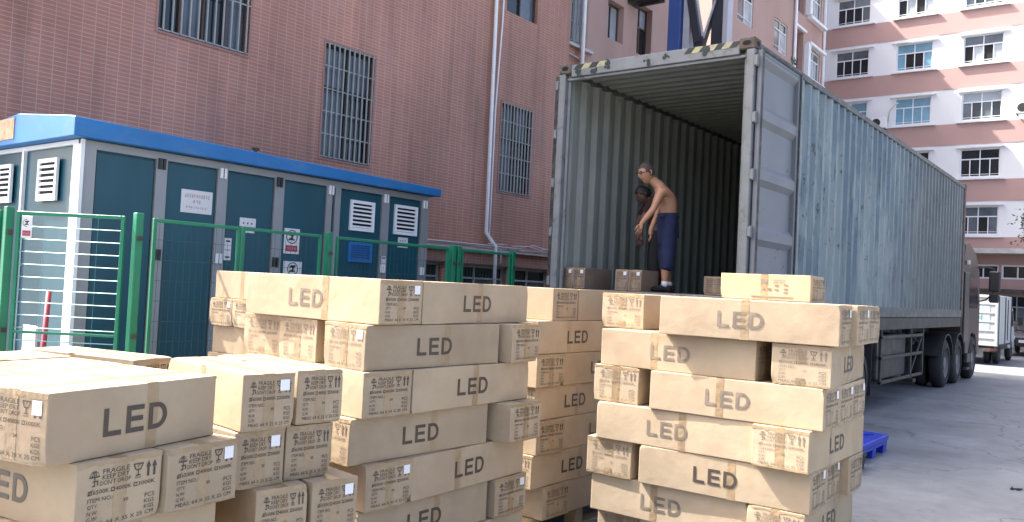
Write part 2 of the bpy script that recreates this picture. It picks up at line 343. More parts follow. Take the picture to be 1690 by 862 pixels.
# facade: O bottom left, U along, N outward (unit), openings (u0,u1,z0,z1)
def facade(mb, O, U, N, width, z0, z1, ops, depth=.18, mi=0, mr=None):
    O, U, N = Vector(O), Vector(U), Vector(N); Z = Vector((0, 0, 1)); mr = mi if mr is None else mr
    us = sorted({0, width, *[o[0] for o in ops], *[o[1] for o in ops]}); zs = sorted({z0, z1, *[o[2] for o in ops], *[o[3] for o in ops]})
    P = lambda u, z, d=0: O+U*u+Z*(z-O.z)-N*d
    for a, b in zip(us, us[1:]):
        for c, d in zip(zs, zs[1:]):
            if any(o[0] <= a+1e-6 and b-1e-6 <= o[1] and o[2] <= c+1e-6 and d-1e-6 <= o[3] for o in ops): continue
            mb.quad(P(a, c), P(b, c), P(b, d), P(a, d), mi)
    for a, b, c, d in ops:
        mb.quad(P(a, c), P(a, d), P(a, d, depth), P(a, c, depth), mr); mb.quad(P(b, c), P(b, d), P(b, d, depth), P(b, c, depth), mr)
        mb.quad(P(a, c), P(b, c), P(b, c, depth), P(a, c, depth), mr); mb.quad(P(a, d), P(b, d), P(b, d, depth), P(a, d, depth), mr)
def ubox(mb, O, U, N, u0, u1, z0, z1, d0, d1, mi=0):
    """box on a facade: u along, z up (absolute), d outward"""
    O, U, N = Vector(O), Vector(U), Vector(N); Z = Vector((0, 0, 1)); o = Vector((O.x, O.y, 0))
    vs = [o+U*u+N*d+Z*z for z in (z0, z1) for u, d in ((u0, d0), (u1, d0), (u1, d1), (u0, d1))]
    mb._add(vs, [(0,3,2,1),(4,5,6,7),(0,1,5,4),(1,2,6,5),(2,3,7,6),(3,0,4,7)], mi)
R = random.Random(7)
# ------------------------------------------------------------------ ground
g = MB(); g.quad((-150, -80, 0), (150, -80, 0), (150, 220, 0), (-150, 220, 0)); tag(g.build('ground', M['ground']), kind='structure')

# ------------------------------------------------------------------ windows
def window(pt, O, U, N, u0, u1, z0, z1, fr='alu', panes=None, cols=2, transom=.35, depth=.12, grille=None, t=.045, sub_h=0, name='window'):
    """frame mesh (the part) with a pane and a grille as sub-parts"""
    f = MB(); d0, d1 = -depth, -depth+.05
    def b(a0, a1, c0, c1): ubox(f, O, U, N, a0, a1, c0, c1, d0, d1)
    b(u0, u0+t, z0, z1); b(u1-t, u1, z0, z1); b(u0+t, u1-t, z0, z0+t); b(u0+t, u1-t, z1-t, z1)
    zt = z1-(z1-z0)*transom if transom else z1-t
    if transom: b(u0+t, u1-t, zt-t/2, zt+t/2)
    w = (u1-u0)/cols
    for k in range(1, cols):
        heavy = (k*2 == cols) or not transom
        b(u0+k*w-t*.4, u0+k*w+t*.4, z0+t, zt-t/2)
        if transom and heavy: b(u0+k*w-t*.4, u0+k*w+t*.4, zt+t/2, z1-t)
    if sub_h: b(u0+t, u1-t, z0+sub_h, z0+sub_h+.02)
    fo = pt.add(name, f, M[fr])
    panes = panes or ['glass_dark']*cols
    pm = MB(); names = sorted(set(panes))
    for k, pn in enumerate(panes[:cols]):
        ubox(pm, O, U, N, u0+k*w+.01, u0+(k+1)*w-.01, z0+.01, zt, d0-.02+.006*(k % 2), d0+.012+.006*(k % 2), names.index(pn))
    if transom:
        tp = panes[cols] if len(panes) > cols else panes[0]
        ubox(pm, O, U, N, u0+.01, u1-.01, zt+.002, z1-.01, d0-.02, d0+.015, names.index(tp))
    pt.add('pane', pm, [M[n] for n in names], fo)
    if grille:
        nv, nh, out = grille; gm = MB(); s = .009
        for k in range(nv):
            u = u0+(k+.5)*(u1-u0)/nv; ubox(gm, O, U, N, u-s, u+s, z0+.01, z1-.01, out, out+.02)
        for k in range(nh+1):
            z = z0+.02+k*(z1-z0-.04)/nh; ubox(gm, O, U, N, u0, u1, z-s, z+s, out-.016, out-.002)
        pt.add('security_grille', gm, M['steel_bar'], fo)
    return fo

# ------------------------------------------------------------------ brown tiled building on the left
NX, UY = Vector((1, 0, 0)), Vector((0, 1, 0))
b1 = thing('tiled_building', 'long brown tiled building with barred windows behind the blue and teal kiosk', 'building', (-10, 2.7, 0)); pb = Part(b1)
O1 = (-10, 0, 0)
W1 = [(5.41, 6.73, 4.64, 6.0), (8.07, 9.07, 3.44, 5.20), (12.37, 13.38, 3.44, 5.17), (12.37, 13.37, 6.93, 8.7), (8.07, 9.07, 7.0, 8.7)]
base = [(9.2, 10.9, .7, 1.98), (11.05, 12.75, .7, 1.98), (12.9, 14.2, .7, 1.98)]
m = MB(); facade(m, (-10, 2.7, 0), UY, NX, 11.85, 0, 15, [(a-2.7, b-2.7, c, d) for a, b, c, d in W1+base], .14)
m.quad((-10, 2.7, 0), (-20, 2.7, 0), (-20, 2.7, 15), (-10, 2.7, 15)); m.quad((-10, 14.55, 0), (-11, 14.55, 0), (-11, 14.55, 15), (-10, 14.55, 15))
pb.add('wall', m, M['brick'])
m = MB(); m.box((-20, 2.7, 14.9), (-10.02, 14.5, 15.05)); m.quad((-20, 2.7, 0), (-20, 14.5, 0), (-20, 14.5, 15), (-20, 2.7, 15)); pb.add('roof', m, M['ledge'])
for i, (a, b, c, d) in enumerate(W1):
    tall = i in (1, 2)
    window(pb, O1, UY, NX, a, b, c, d, 'win_brown' if i == 0 else 'chassis', ['glass_grey', 'glass_dark', 'glass_grey', 'glass_dark', 'glass_dark'] if tall or i == 4 else ['glass_dark', 'glass_grey', 'glass_dark', 'glass_grey', 'glass_dark'],
           cols=2 if i != 0 else 4, transom=.38 if tall else (.3 if i > 2 else 0), depth=.12, grille=(11, 2, .02) if i == 0 else ((10, 5, .02) if tall else None), t=.05 if tall else .04)
for (a, b, c, d) in base:
    window(pb, O1, UY, NX, a, b, c, d, 'conduit', ['glass_dark', 'glass_grey'], cols=2, transom=.18, depth=.13, t=.03)
# darker soffit strip over the low windows and the sill ledge
m = MB(); ubox(m, O1, UY, NX, 9.1, 14.3, 1.99, 2.02, 0.004, .10); pb.add('drip_ledge', m, M['dark_metal'])
m = MB(); ubox(m, O1, UY, NX, 9.1, 14.4, 2.27, 2.30, 0.004, .14); pb.add('ledge', m, M['ledge'])
for i, (a, b, c, d) in enumerate(W1[:3]):
    m = MB()
    for q in ((a-.03, a, c-.03, d+.03), (b, b+.03, c-.03, d+.03), (a, b, c-.03, c), (a, b, d, d+.03)): ubox(m, O1, UY, NX, *q, .003, .012)
    pb.add('window_surround', m, M['pink_dark'])
pl_ = [(-9.93, 11.97, 9.5), (-9.93, 11.97, 7.0), (-9.93, 12.0, 2.62), (-9.86, 12.22, 2.36), (-9.86, 12.24, 1.2)]
tag(MB().tube(pl_, .036, 10).build('drain_pipe', M['pipe'], smooth=True), 'white plastic drain pipe running down the tiled wall beside the barred window', 'pipe')
tag(MB().tube([(-9.95, 12.26, 9.5), (-9.95, 12.2, 6.6), (-9.95, 12.12, 5.0), (-9.95, 12.12, 2.5), (-9.88, 12.42, 2.3), (-9.88, 12.42, 2.05)], .016, 8).build('cable', M['pipe'], smooth=True), 'thin white cable hanging loosely beside the white drain pipe', 'cable')
m = MB()
m.tube([(-9.9, 9.3, 2.33), (-9.9, 11.2, 2.345), (-9.88, 12.4, 2.33), (-9.9, 14.4, 2.35)], .022, 6)
m.tube([(-9.87, 9.8, 2.36), (-9.86, 12.0, 2.37), (-9.84, 12.9, 2.36), (-9.84, 13.4, 2.46), (-9.84, 13.9, 2.39), (-9.86, 14.4, 2.40)], .013, 6)
m.tube([(-9.84, 12.7, 2.40), (-9.82, 13.2, 2.43), (-9.83, 13.6, 2.38), (-9.83, 14.0, 2.44), (-9.86, 14.4, 2.36)], .012, 6)
m.tube([(-9.86, 12.0, 2.40), (-9.85, 12.5, 2.42), (-9.85, 12.62, 2.34)], .012, 6)
tag(m.build('cable_bundle', M['conduit'], smooth=True), 'loose bundle of grey cables lying along the ledge low on the tiled wall', 'cables')

# recessed part beyond and the pink stretch
b2 = thing('rendered_building', 'set back pink rendered building with brown framed windows beyond the tiled wall', 'building', (-11, 14.56, 0)); pb = Part(b2)
W2 = [(15.75, 16.70, 7.46, 9.3), (17.64, 18.42, 7.98, 8.95), (19.12, 19.92, 7.95, 9.3)]
m = MB(); facade(m, (-11, 14.56, 0), UY, NX, 2.2, 0, 15, [(a-14.56, b-14.56, c, d) for a, b, c, d in W2[:1]], .16); pb.add('tiled_wall', m, M['brick'])
m = MB(); facade(m, (-11, 16.76, 0), UY, NX, 4.25, 0, 15, [(a-16.76, b-16.76, c, d) for a, b, c, d in W2[1:]], .25)
m.quad((-11, 21.01, 0), (-17, 21.01, 0), (-17, 21.01, 15), (-11, 21.01, 15)); m.quad((-17, 14.56, 0), (-17, 21, 0), (-17, 21, 15), (-17, 14.56, 15)); m.quad((-17, 14.56, 15), (-17, 21.01, 15), (-11, 21.01, 15), (-11, 14.56, 15))
pb.add('wall', m, M['pink'])
O2 = (-11, 0, 0)
window(pb, O2, UY, NX, *W2[0], 'alu', ['glass_grey', 'glass_pale', 'glass_dark'], 2, .3, .14, grille=(7, 4, .03))
window(pb, O2, UY, NX, *W2[1], 'win_brown', ['glass_pale', 'glass_pale'], 2, 0, .22)
window(pb, O2, UY, NX, *W2[2], 'win_brown', ['glass_pale', 'glass_dark', 'glass_pale'], 2, .4, .22)
m = MB(); ubox(m, O2, UY, NX, 15.6, 16.9, 7.33, 7.40, .004, .1); pb.add('sill', m, M['ledge'])
tag(MB().tube([(-10.85, 16.35, 14), (-10.85, 16.35, 3)], .055, 10).build('drain_pipe', M['pipe'], smooth=True), 'white drain pipe in front of the barred window behind the container roof edge', 'pipe')
tag(MB().tube([(-10.93, 15.35, 14), (-10.93, 15.35, 7.3), (-10.93, 15.5, 7.15), (-10.93, 17.5, 7.0)], .022, 8).build('cable', M['conduit'], smooth=True), 'grey cable down the corner where the tiled wall steps back', 'cable')
m = MB(); m.box((-10.98, 18.55, 9.15), (-10.2, 18.62, 9.22)); m.box((-10.98, 19.05, 9.15), (-10.2, 19.12, 9.22)); m.box((-10.98, 18.55, 9.1), (-10.93, 19.12, 9.9)); m.beam((-10.95, 18.6, 9.12), (-10.3, 18.6, 9.2), .03, .03); m.box((-10.9, 18.5, 9.23), (-10.3, 19.15, 9.85))
tag(m.build('wall_bracket', M['dark_metal'], bevel=.006), 'dark equipment box on a bracket at the top of the pink wall', 'bracket')

# ------------------------------------------------------------------ gantry of steel
b = thing('steel_gantry', 'tall steel gantry with a blue column and black crossed braces behind the container', 'gantry', (-9.1, 19, 0)); p = Part(b)
p.add('blue_column', MB().box((-9.93, 18.8, 0), (-9.60, 19.2, 14)), M['steel_blue'], bevel=.008)
m = MB(); m.box((-9.56, 18.9, 0), (-9.38, 19.2, 14)); p.add('column', m, M['steel_pale'], bevel=.006)
m = MB(); m.box((-8.50, 18.9, 0), (-8.37, 19.2, 14)); p.add('column', m, M['steel_pale'], bevel=.006)
m = MB(); m.box((-8.84, 19.0, 0), (-8.54, 19.3, 14)); p.add('black_column', m, M['steel_black'], bevel=.008)
m = MB(); m.beam((-9.12, 19.0, 7.2), (-9.12, 19.0, 8.05), .26, .2); m.beam((-9.14, 19.0, 7.9), (-9.42, 19.0, 9.3), .27, .2); m.beam((-9.08, 19.12, 7.95), (-8.66, 19.12, 9.3), .20, .06)
m.beam((-9.42, 19.0, 9.3), (-9.05, 19.0, 10.6), .2, .2); p.add('brace', m, M['steel_black'], bevel=.006)
m = MB(); m.beam((-9.0, 18.92, 8.0), (-9.0+.42, 18.92, 9.35), .035, .05); m.beam((-9.0, 18.92, 8.0), (-9.30+.03, 18.92, 9.3), .03, .05); p.add('brace_edge', m, M['steel_pale'])
m = MB(); m.box((-9.6, 18.9, 13.6), (-8.3, 19.25, 14)); m.box((-9.6, 18.95, 4.6), (-8.5, 19.15, 4.8)); m.box((-10.05, 18.7, 0), (-9.45, 19.3, .05)); m.box((-9.0, 18.8, 0), (-8.3, 19.35, .06)); p.add('cross_beam', m, M['steel_black'])

# ------------------------------------------------------------------ pink building further along
b3 = thing('pink_building', 'tall pink building with white trimmed recessed balconies beyond the steel gantry', 'building', (-12, 27.2, 0)); pb = Part(b3)
W3 = []
for k in range(-2, 3):
    z = 11.55+k*2.65; W3 += [(27.9, 29.35, z, z+1.3), (31.5, 32.95, z-.15, z+1.1)]
bal = [(33.75, 34.85, 11.0+k*2.65, 12.9+k*2.65) for k in range(-2, 3)]
wr = [(35.5, 37.05, 11.15+k*2.65, 12.45+k*2.65) for k in range(-2, 3)]
m = MB(); facade(m, (-12, 27.2, 0), UY, NX, 10.1, 0, 17.4, [(a-27.2, b_-27.2, c, d) for a, b_, c, d in W3+bal+wr], .2)
m.quad((-12, 27.2, 0), (-18, 27.2, 0), (-18, 27.2, 17.4), (-12, 27.2, 17.4)); m.quad((-18, 27.2, 17.4), (-12, 27.2, 17.4), (-12, 37.3, 17.4), (-18, 37.3, 17.4)); m.quad((-18, 27.2, 0), (-18, 37.3, 0), (-18, 37.3, 17.4), (-18, 27.2, 17.4)); m.quad((-12, 37.3, 0), (-18, 37.3, 0), (-18, 37.3, 17.4), (-12, 37.3, 17.4))
m.box((-18.02, 37.305, 0), (-13.95, 42.94, 19.7))  # unseen annex, added and sized to throw the slanting shadow on the banded facade
pb.add('wall', m, M['pink'])
O3 = (-12, 0, 0)
for q in W3: window(pb, O3, UY, NX, *q, 'white', R.choice([['glass_grey', 'glass_pale', 'glass_dark'], ['glass_pale', 'glass_grey', 'glass_grey']]), 2, .3, .1, sub_h=.2)
for q in wr:
    window(pb, O3, UY, NX, *q, 'white', ['glass_grey', 'glass_pale', 'glass_pale', 'glass_grey', 'glass_grey'], 4, .3, .1)
    m = MB(); ubox(m, O3, UY, NX, 35.2, 37.28, q[2]-.18, q[2]-.05, .004, .22); ubox(m, O3, UY, NX, 35.2, 37.28, q[3]+.05, q[3]+.17, .004, .22); ubox(m, O3, UY, NX, 35.0, 35.3, q[2]-.05, q[3]+.05, .004, .2); pb.add('window_surround', m, M['white'])
for q in bal:
    m = MB(); ubox(m, O3, UY, NX, q[0]-.02, q[1]+.02, q[2]+.001, q[3], -.9, -.85); ubox(m, O3, UY, NX, q[0], q[1], q[2]-.02, q[2]+.02, -.85, .0)
    for a in (q[0], q[1]-.03): ubox(m, O3, UY, NX, a, a+.03, q[2], q[3], -.85, -.205)
    pb.add('balcony_recess', m, M['pink_dark'])
    m = MB(); ubox(m, O3, UY, NX, q[0]-.1, q[1]+.1, q[3], q[3]+.1, .004, .12); ubox(m, O3, UY, NX, q[0]-.1, q[0], q[2], q[3], .004, .1); pb.add('balcony_trim', m, M['white'])
tag(MB().tube([(-11.9, 33.6, 17), (-11.9, 33.6, 0)], .06, 8).build('drain_pipe', M['pipe'], smooth=True), 'white drain pipe down the pink building beside the recessed balconies', 'pipe')
tag(MB().tube([(-13.7, 42.9, 19), (-13.7, 42.9, 2)], .08, 8).build('drain_pipe', M['pipe'], smooth=True), 'white drain pipe at the left edge of the banded building above the container', 'pipe')

# ------------------------------------------------------------------ banded building at the back
b4 = thing('banded_building', 'white and pink banded block of many floors closing the yard at the back', 'building', (-10, 43, 0)); pb = Part(b4)
UX, NY = Vector((1, 0, 0)), Vector((0, -1, 0)); O4 = (0, 43, 0)
cols_ = [(-23.6, -22.0), (-20.7, -19.1), (-13.12, -11.52), (-10.24, -8.63), (-7.32, -5.70), (-4.4, -2.8), (-1.5, .1), (1.4, 3.0)]
rows_ = [5.02+2.65*k for k in range(6)]
ops = [(a+30, b_+30, z, z+1.30) for a, b_ in cols_ for z in rows_]
gw = [(-8.2+1.35*k, -8.2+1.35*k+1.25, 3.02, 3.66) for k in range(8)]
gl = [(-8.2+1.35*k, -8.2+1.35*k+1.25, .6, 2.3) for k in range(8)]
m = MB(); facade(m, (-30, 43, 0), UX, NY, 36, 4.35, 20.6, ops, .2)
m.quad((6, 43, 0), (6, 55, 0), (6, 55, 20.6), (6, 43, 20.6)); m.quad((-30, 43, 20.6), (6, 43, 20.6), (6, 55, 20.6), (-30, 55, 20.6))
pb.add('wall', m, M['band_white'])
m = MB(); facade(m, (-30, 43, 0), UX, NY, 36, 0, 4.35, [(a+30, b_+30, c, d) for a, b_, c, d in gw+gl], .2); pb.add('ground_floor_wall', m, M['band_pink'])
for k in range(-1, 6):
    z0 = 5.02+2.65*k+1.30+.22 if k >= 0 else 4.36; z1 = 5.02+2.65*(k+1)-.13
    if k < 0: z1 = 4.90
    m = MB(); ubox(m, O4, UX, NY, -30, 6.0, z0, z1, .002, .02); pb.add('wall_band', m, M['band_pink'])
sty = [['glass_dark', 'room_dark', 'room_dark', 'glass_dark', 'glass_grey'], ['glass_blue', 'room_dark', 'room_dark', 'glass_blue', 'glass_blue'], ['room_dark', 'glass_pale', 'room_dark', 'glass_pale', 'glass_grey'],
       ['glass_blue', 'glass_blue', 'glass_blue', 'glass_blue', 'glass_blue'], ['glass_grey', 'glass_dark', 'glass_grey', 'glass_dark', 'glass_pale'], ['glass_dark', 'glass_dark', 'glass_dark', 'glass_dark', 'glass_dark'], ['glass_dark', 'glass_grey', 'room_dark', 'glass_grey', 'glass_grey']]
pick = {(2, 3): 0, (2, 4): 0, (3, 3): 1, (4, 3): 2, (3, 2): 3, (4, 2): 4, (4, 1): 5, (4, 0): 6, (3, 4): 2, (4, 4): 4, (2, 2): 3, (3, 1): 5, (3, 0): 5}
for i, (a, b_) in enumerate(cols_):
    for j, z in enumerate(rows_):
        f = window(pb, O4, UX, NY, a, b_, z, z+1.30, 'white', sty[pick.get((i, j), (i*5+j*3) % 7)], 4, .36, .13, t=.05, sub_h=.12)
        m = MB(); ubox(m, O4, UX, NY, a-.2, b_+.22, z-.13, z-.05, .021, .13); pb.add('window_sill', m, M['band_white'], f)
        m = MB(); ubox(m, O4, UX, NY, a-.2, b_+.22, z+1.34, z+1.41, .021, .12); pb.add('window_hood', m, M['band_white'], f)
for q in gw: window(pb, O4, UX, NY, *q, 'white', ['glass_dark', 'glass_dark'], 2, 0, .12, t=.07)
for q in gl: window(pb, O4, UX, NY, *q, 'alu', ['glass_dark', 'glass_grey'], 2, .3, .12, t=.05)
m = MB(); ubox(m, O4, UX, NY, -12, 6, 4.12, 4.34, .004, 1.0); pb.add('canopy', m, M['ledge'])
m = MB(); ubox(m, O4, UX, NY, -12, 6, 2.42, 2.56, .004, .5); pb.add('lower_canopy', m, M['dark_metal'])

def ac_unit(x, z, label):
    t = thing('air_conditioner', label, 'air conditioner', (x, 42.6, z), 'air conditioners on the banded building'); p = Part(t)
    p.add('casing', MB().box((x-.36, 42.45, z), (x+.36, 42.78, z+.52)), M['white'], bevel=.02)
    m = MB(); m.disc((x-.08, 42.445, z+.26), .2, 'y', 20); m.disc((x-.08, 42.44, z+.26), .06, 'y', 12); p.add('fan_grille', m, M['black'])
    m = MB(); m.box((x-.3, 42.45, z-.05), (x-.26, 42.97, z-.001)); m.box((x+.26, 42.45, z-.05), (x+.3, 42.97, z-.001)); p.add('bracket', m, M['dark_metal'])
ac_unit(-10.85, 10.15, 'white air conditioner on the banded facade just above the container roof line')
ac_unit(-4.75, 10.35, 'white air conditioner at the right edge of the picture between two windows')
tag(MB().tube([(-10.5, 42.9, 10.5), (-10.45, 42.9, 11.0), (-10.2, 42.9, 11.3), (-10.05, 42.9, 11.4)], .03, 6).build('hose', M['conduit'], smooth=True), 'thin pale hose curving up from the air conditioner to the blue window', 'hose')

# ------------------------------------------------------------------ transformer kiosk
k = thing('transformer_kiosk', 'teal metal transformer kiosk with grey frames and a bright blue flat roof', 'kiosk', (-8.4, 5.4, 0)); p = Part(k)
X0, X1, Y0, Y1, ZT = -9.6, -7.3, 3.33, 7.66, 2.74
p.add('body', MB().box((X0+.03, Y0+.03, .1), (X1-.03, Y1-.03, ZT-.02)), M['teal'])
p.add('plinth', MB().box((X0-.05, Y0-.05, 0), (X1+.05, Y1+.05, .1)), M['ledge'], bevel=.01)
OK_, NXk = (X1-.03, 0, 0), NX
fr = MB()
posts = [(3.33, 3.47), (4.02, 4.13), (4.66, 4.77), (5.33, 5.45), (6.02, 6.10), (6.14, 6.22), (6.86, 6.98), (7.53, 7.66)]
for i, (a, b_) in enumerate(posts): ubox(fr, OK_, UY, NXk, a, b_, .1, ZT-.09, .002, .035+.002*(i % 2))
ubox(fr, OK_, UY, NXk, 3.33, 7.66, ZT-.09, ZT-.02, .002, .032); ubox(fr, OK_, UY, NXk, 3.33, 7.66, .1, .16, .002, .04)
p.add('front_frame', fr, M['alu'])
fr = MB(); OE = (0, Y0+.03, 0)
for i, (a, b_) in enumerate([(-7.42, -7.27), (-8.44, -8.40), (-9.6, -9.5)]): ubox(fr, OE, UX, NY, a, b_, .1, ZT-.06, .002, .034)
ubox(fr, OE, UX, NY, -9.6, -7.27, ZT-.06, ZT-.02, .002, .03); p.add('end_frame', fr, M['white'])
doors = [(3.47, 4.02), (4.13, 4.66), (4.77, 5.33), (5.45, 6.02), (6.22, 6.86), (6.98, 7.53)]
for i, (a, b_) in enumerate(doors):
    m = MB(); ubox(m, OK_, UY, NXk, a+.012, b_-.012, .17, ZT-.11, .002, .018); d = p.add('door', m, M['teal'], bevel=.003)
    for z in (2.56, 1.72, .6):
        hm = MB(); ubox(hm, OK_, UY, NXk, b_+.015, b_+.045, z, z+.10, .039, .055); ubox(hm, OK_, UY, NXk, b_+.06, b_+.085, z, z+.10, .039, .055)
        p.add('hinge', hm, M['black' if i in (0, 2) else 'white'], d)
def louvre(OO, U, N, a, b_, z0, z1, fmat='white', inn='room_dark', n=6, out=.02):
    m = MB(); t = .035
    for q in ((a, a+t, z0, z1), (b_-t, b_, z0, z1), (a+t, b_-t, z0, z0+t), (a+t, b_-t, z1-t, z1)): ubox(m, OO, U, N, *q, out, out+.025)
    h = (z1-z0-2*t)/n
    for i in range(n):
        z = z0+t+h*i; ubox(m, OO, U, N, a+t, b_-t, z+h*.1, z+h*.52, out+.004, out+.02)
    o = p.add('vent', m, M[fmat]); m = MB(); ubox(m, OO, U, N, a+.01, b_-.01, z0+.01, z1-.01, out-.008, out+.002); p.add('vent_backing', m, M[inn], o)
louvre(OK_, UY, NXk, 6.37, 6.74, 2.19, 2.54); louvre(OK_, UY, NXk, 7.07, 7.46, 2.20, 2.56)
louvre(OK_, UY, NXk, 6.37, 6.73, 1.83, 2.06, 'kiosk_blue', 'vent_blue', 6)
louvre(OE, UX, NY, -8.07, -7.69, 2.20, 2.58); louvre(OE, UX, NY, -8.97, -8.64, 2.20, 2.57)
# roof with folded fascia
m = MB(); e = .10
m.prism([(X0-.1, ZT-.012), (X1+e, ZT-.012), (X1+e, ZT+.15), (X1+.02, ZT+.165), (-8.35, ZT+.27), (X0-.1, ZT+.15)], 'y', Y0-e, Y1+.12)
m.v = [(a, b_, c-(.065*(b_-Y0)/(Y1-Y0) if c > ZT+.1 and b_ > 5 else 0)) for a, b_, c in m.v]
p.add('roof', m, M['kiosk_blue'], bevel=.006)
m = MB(); m.box((-8.74, Y0-e-.006, ZT+.04), (-8.40, Y0-e-.001, ZT+.235)); p.add('worn_sticker', m, M['worn_sign'])
m = MB(); m.tube([(X1+e-.03, 5.02, ZT+.10), (X1+e-.03, 5.02, ZT+.17)], .022, 8); m.tube([(X1+e-.03, 4.98, ZT+.16), (X1+e-.03, 5.06, ZT+.16)], .014, 6); p.add('roof_bolt', m, M['black'])
# signs
def glyphs(m, OO, U, N, a, b_, z0, z1, n, out, mi):
    w = (b_-a)/n
    for i in range(n):
        u = a+i*w
        for j in range(4):
            if R.random() < .75: zz = z0+(z1-z0)*(j+.1)/4; ubox(m, OO, U, N, u+w*.12, u+w*R.uniform(.6, .85), zz, zz+(z1-z0)*.11, out, out+.001, mi)
        uu = u+w*R.uniform(.25, .6); ubox(m, OO, U, N, uu, uu+w*.14, z0, z1, out+.0015, out+.0022, mi)
def sign(a, b_, z0, z1, kind, OO=OK_, U=UY, N=NXk, out=.02, part=p):
    m = MB(); ubox(m, OO, U, N, a, b_, z0, z1, out, out+.004); s = part.add('sign', m, M['sign_white'], bevel=.001)
    t = MB(); o = out+.0045; w = b_-a; h = z1-z0
    if kind == 'text':
        glyphs(t, OO, U, N, a+w*.1, b_-w*.08, z0+h*.66, z0+h*.83, 11, o, 1); glyphs(t, OO, U, N, a+w*.38, b_-w*.36, z0+h*.42, z0+h*.58, 3, o, 1); glyphs(t, OO, U, N, a+w*.16, b_-w*.18, z0+h*.2, z0+h*.3, 9, o, 1)
    elif kind == 'no':
        c = Vector((OO[0], OO[1], 0))+Vector(U)*(a+w/2)+Vector(N)*(o+.001)+Vector((0, 0, z0+h*.67)); r = min(w*.37, h*.29)
        ax = 'x' if abs(Vector(N).x) > .5 else 'y'
        t.disc(c, r, ax, 28, 0, r*.86)
        for q in ((-.55, .35, .15, .45), (-.35, .55, .32, .58), (-.6, .5, -.5, -.3), (-.1, .2, -.35, .3), (-.45, .1, -.32, -.15)):
            ubox(t, OO, U, N, a+w/2+q[0]*r, a+w/2+q[1]*r, z0+h*.67+q[2]*r, z0+h*.67+q[3]*r, o, o+.001, 0)
        ubox(t, OO, U, N, a+w*.12, b_-w*.12, z0+h*.09, z0+h*.33, o, o+.001, 2); glyphs(t, OO, U, N, a+w*.2, b_-w*.2, z0+h*.15, z0+h*.27, 4, o+.0012, 1)
    elif kind == 'dots':
        for q in (.2, .45, .7): ubox(t, OO, U, N, a+w*q, a+w*(q+.08), z0+h*.3, z0+h*.5, o, o+.001, 0)
    elif kind == 'meter':
        ubox(t, OO, U, N, a+w*.2, b_-w*.2, z0+h*.82, z0+h*.9, o, o+.001, 0); ubox(t, OO, U, N, a+w*.2, b_-w*.2, z0+h*.1, z0+h*.18, o, o+.001, 0); ubox(t, OO, U, N, a+w*.1, b_-w*.1, z0+h*.45, z0+h*.48, o, o+.001, 0)
    part.add('sign_print', t, [M['print'], M['sign_pink'], M['sign_red']], s)
sign(4.29, 4.62, 2.19, 2.41, 'text'); sign(4.94, 5.13, 2.11, 2.20, 'dots'); sign(4.97, 5.12, 2.05, 2.075, 'none')
sign(4.78, 4.86, 1.76, 1.98, 'meter', out=.02); sign(5.49, 5.69, 1.87, 2.14, 'no'); sign(5.50, 5.74, 1.55, 1.79, 'no'); sign(6.88, 6.95, 1.76, 1.92, 'meter', out=.045)
sign(7.16, 7.33, 2.10, 2.17, 'dots'); sign(7.16, 7.33, 2.045, 2.06, 'none')

# ------------------------------------------------------------------ green fence
FX, FZ = -6.2, 2.035
fence = thing('mesh_fence', 'green mesh fence with posts running past the kiosk and turning towards the left', 'fence', (FX, 5.0, 0)); q = Part(fence)
def post(x, y):
    o = q.add('post', MB().box((x-.03, y-.03, 0), (x+.03, y+.03, FZ+.03)), M['green'], bevel=.005)
    for z in (.35, 1.1, 1.85): q.add('clamp', MB().box((x+.031, y-.02, z), (x+.043, y+.02, z+.035)), M['dark_metal'], o)
def panel(A, B_, z0=.12, z1=FZ, light=False, horiz=False):
    A, B_ = Vector((*A, 0)), Vector((*B_, 0)); U = (B_-A).normalized(); L = (B_-A).length; N = Vector((U.y, -U.x, 0)); m = MB(); r = .013; h = .028
    for a in ((0, h, z0, z1), (L-h, L, z0, z1), (h, L-h, z0, z0+h), (h, L-h, z1-h, z1)): ubox(m, A, U, N, *a, -r, r)
    if horiz: ubox(m, A, U, N, h, L-h, 1.10, 1.12, -r, r)
    fo = q.add('panel', m, M['green'], bevel=.003)
    m = MB()
    if not horiz:
        nv = int(L/.055)
        for i in range(1, nv):
            P0 = A+U*(L*i/nv); m.tube([P0+Vector((0, 0, z0+.03)), P0+Vector((0, 0, z1-.03))], .0016, 4, cap=False)
    else:
        for i in range(1, int(L/.2)):
            P0 = A+U*(L*i/int(L/.2)); m.tube([P0+Vector((0, 0, z0+.03)), P0+Vector((0, 0, z1-.03))], .0012, 4, cap=False)
    z = z0+.15
    while z < z1-.06:
        m.tube([A+U*.03+Vector((0, 0, z))+N*.004, A+U*(L-.03)+Vector((0, 0, z))+N*.004], .0042 if horiz else .0016, 4, cap=False); z += .097 if horiz else .16
    q.add('mesh_wires', m, M['wire'] if light else M['wire_dark'], fo)
    return A, U, N
cor = Vector((FX, 3.30, 0)); dv = Vector((-.79, -.613, 0)); lf = cor+dv*.96
post(FX, 3.30)
A, U, N = panel((lf.x+.02, lf.y+.02), (cor.x+dv.x*.10, cor.y+dv.y*.10), light=True, horiz=True)
sign(.05, .13, 1.83, 2.0, 'no', A, U, N, .02, q)
post(lf.x-.03, lf.y-.02)
panel((lf.x-.09, lf.y-.05), (lf.x-1.3, lf.y-.3), light=True, horiz=True)
panel((FX, 3.42), (FX, 4.20)); panel((FX, 4.22), (FX, 5.08)); post(FX, 5.17); panel((FX, 5.26), (FX, 6.86))
post(FX, 6.93); post(FX, 7.02); panel((FX, 7.08), (FX, 7.98)); post(FX, 8.02)
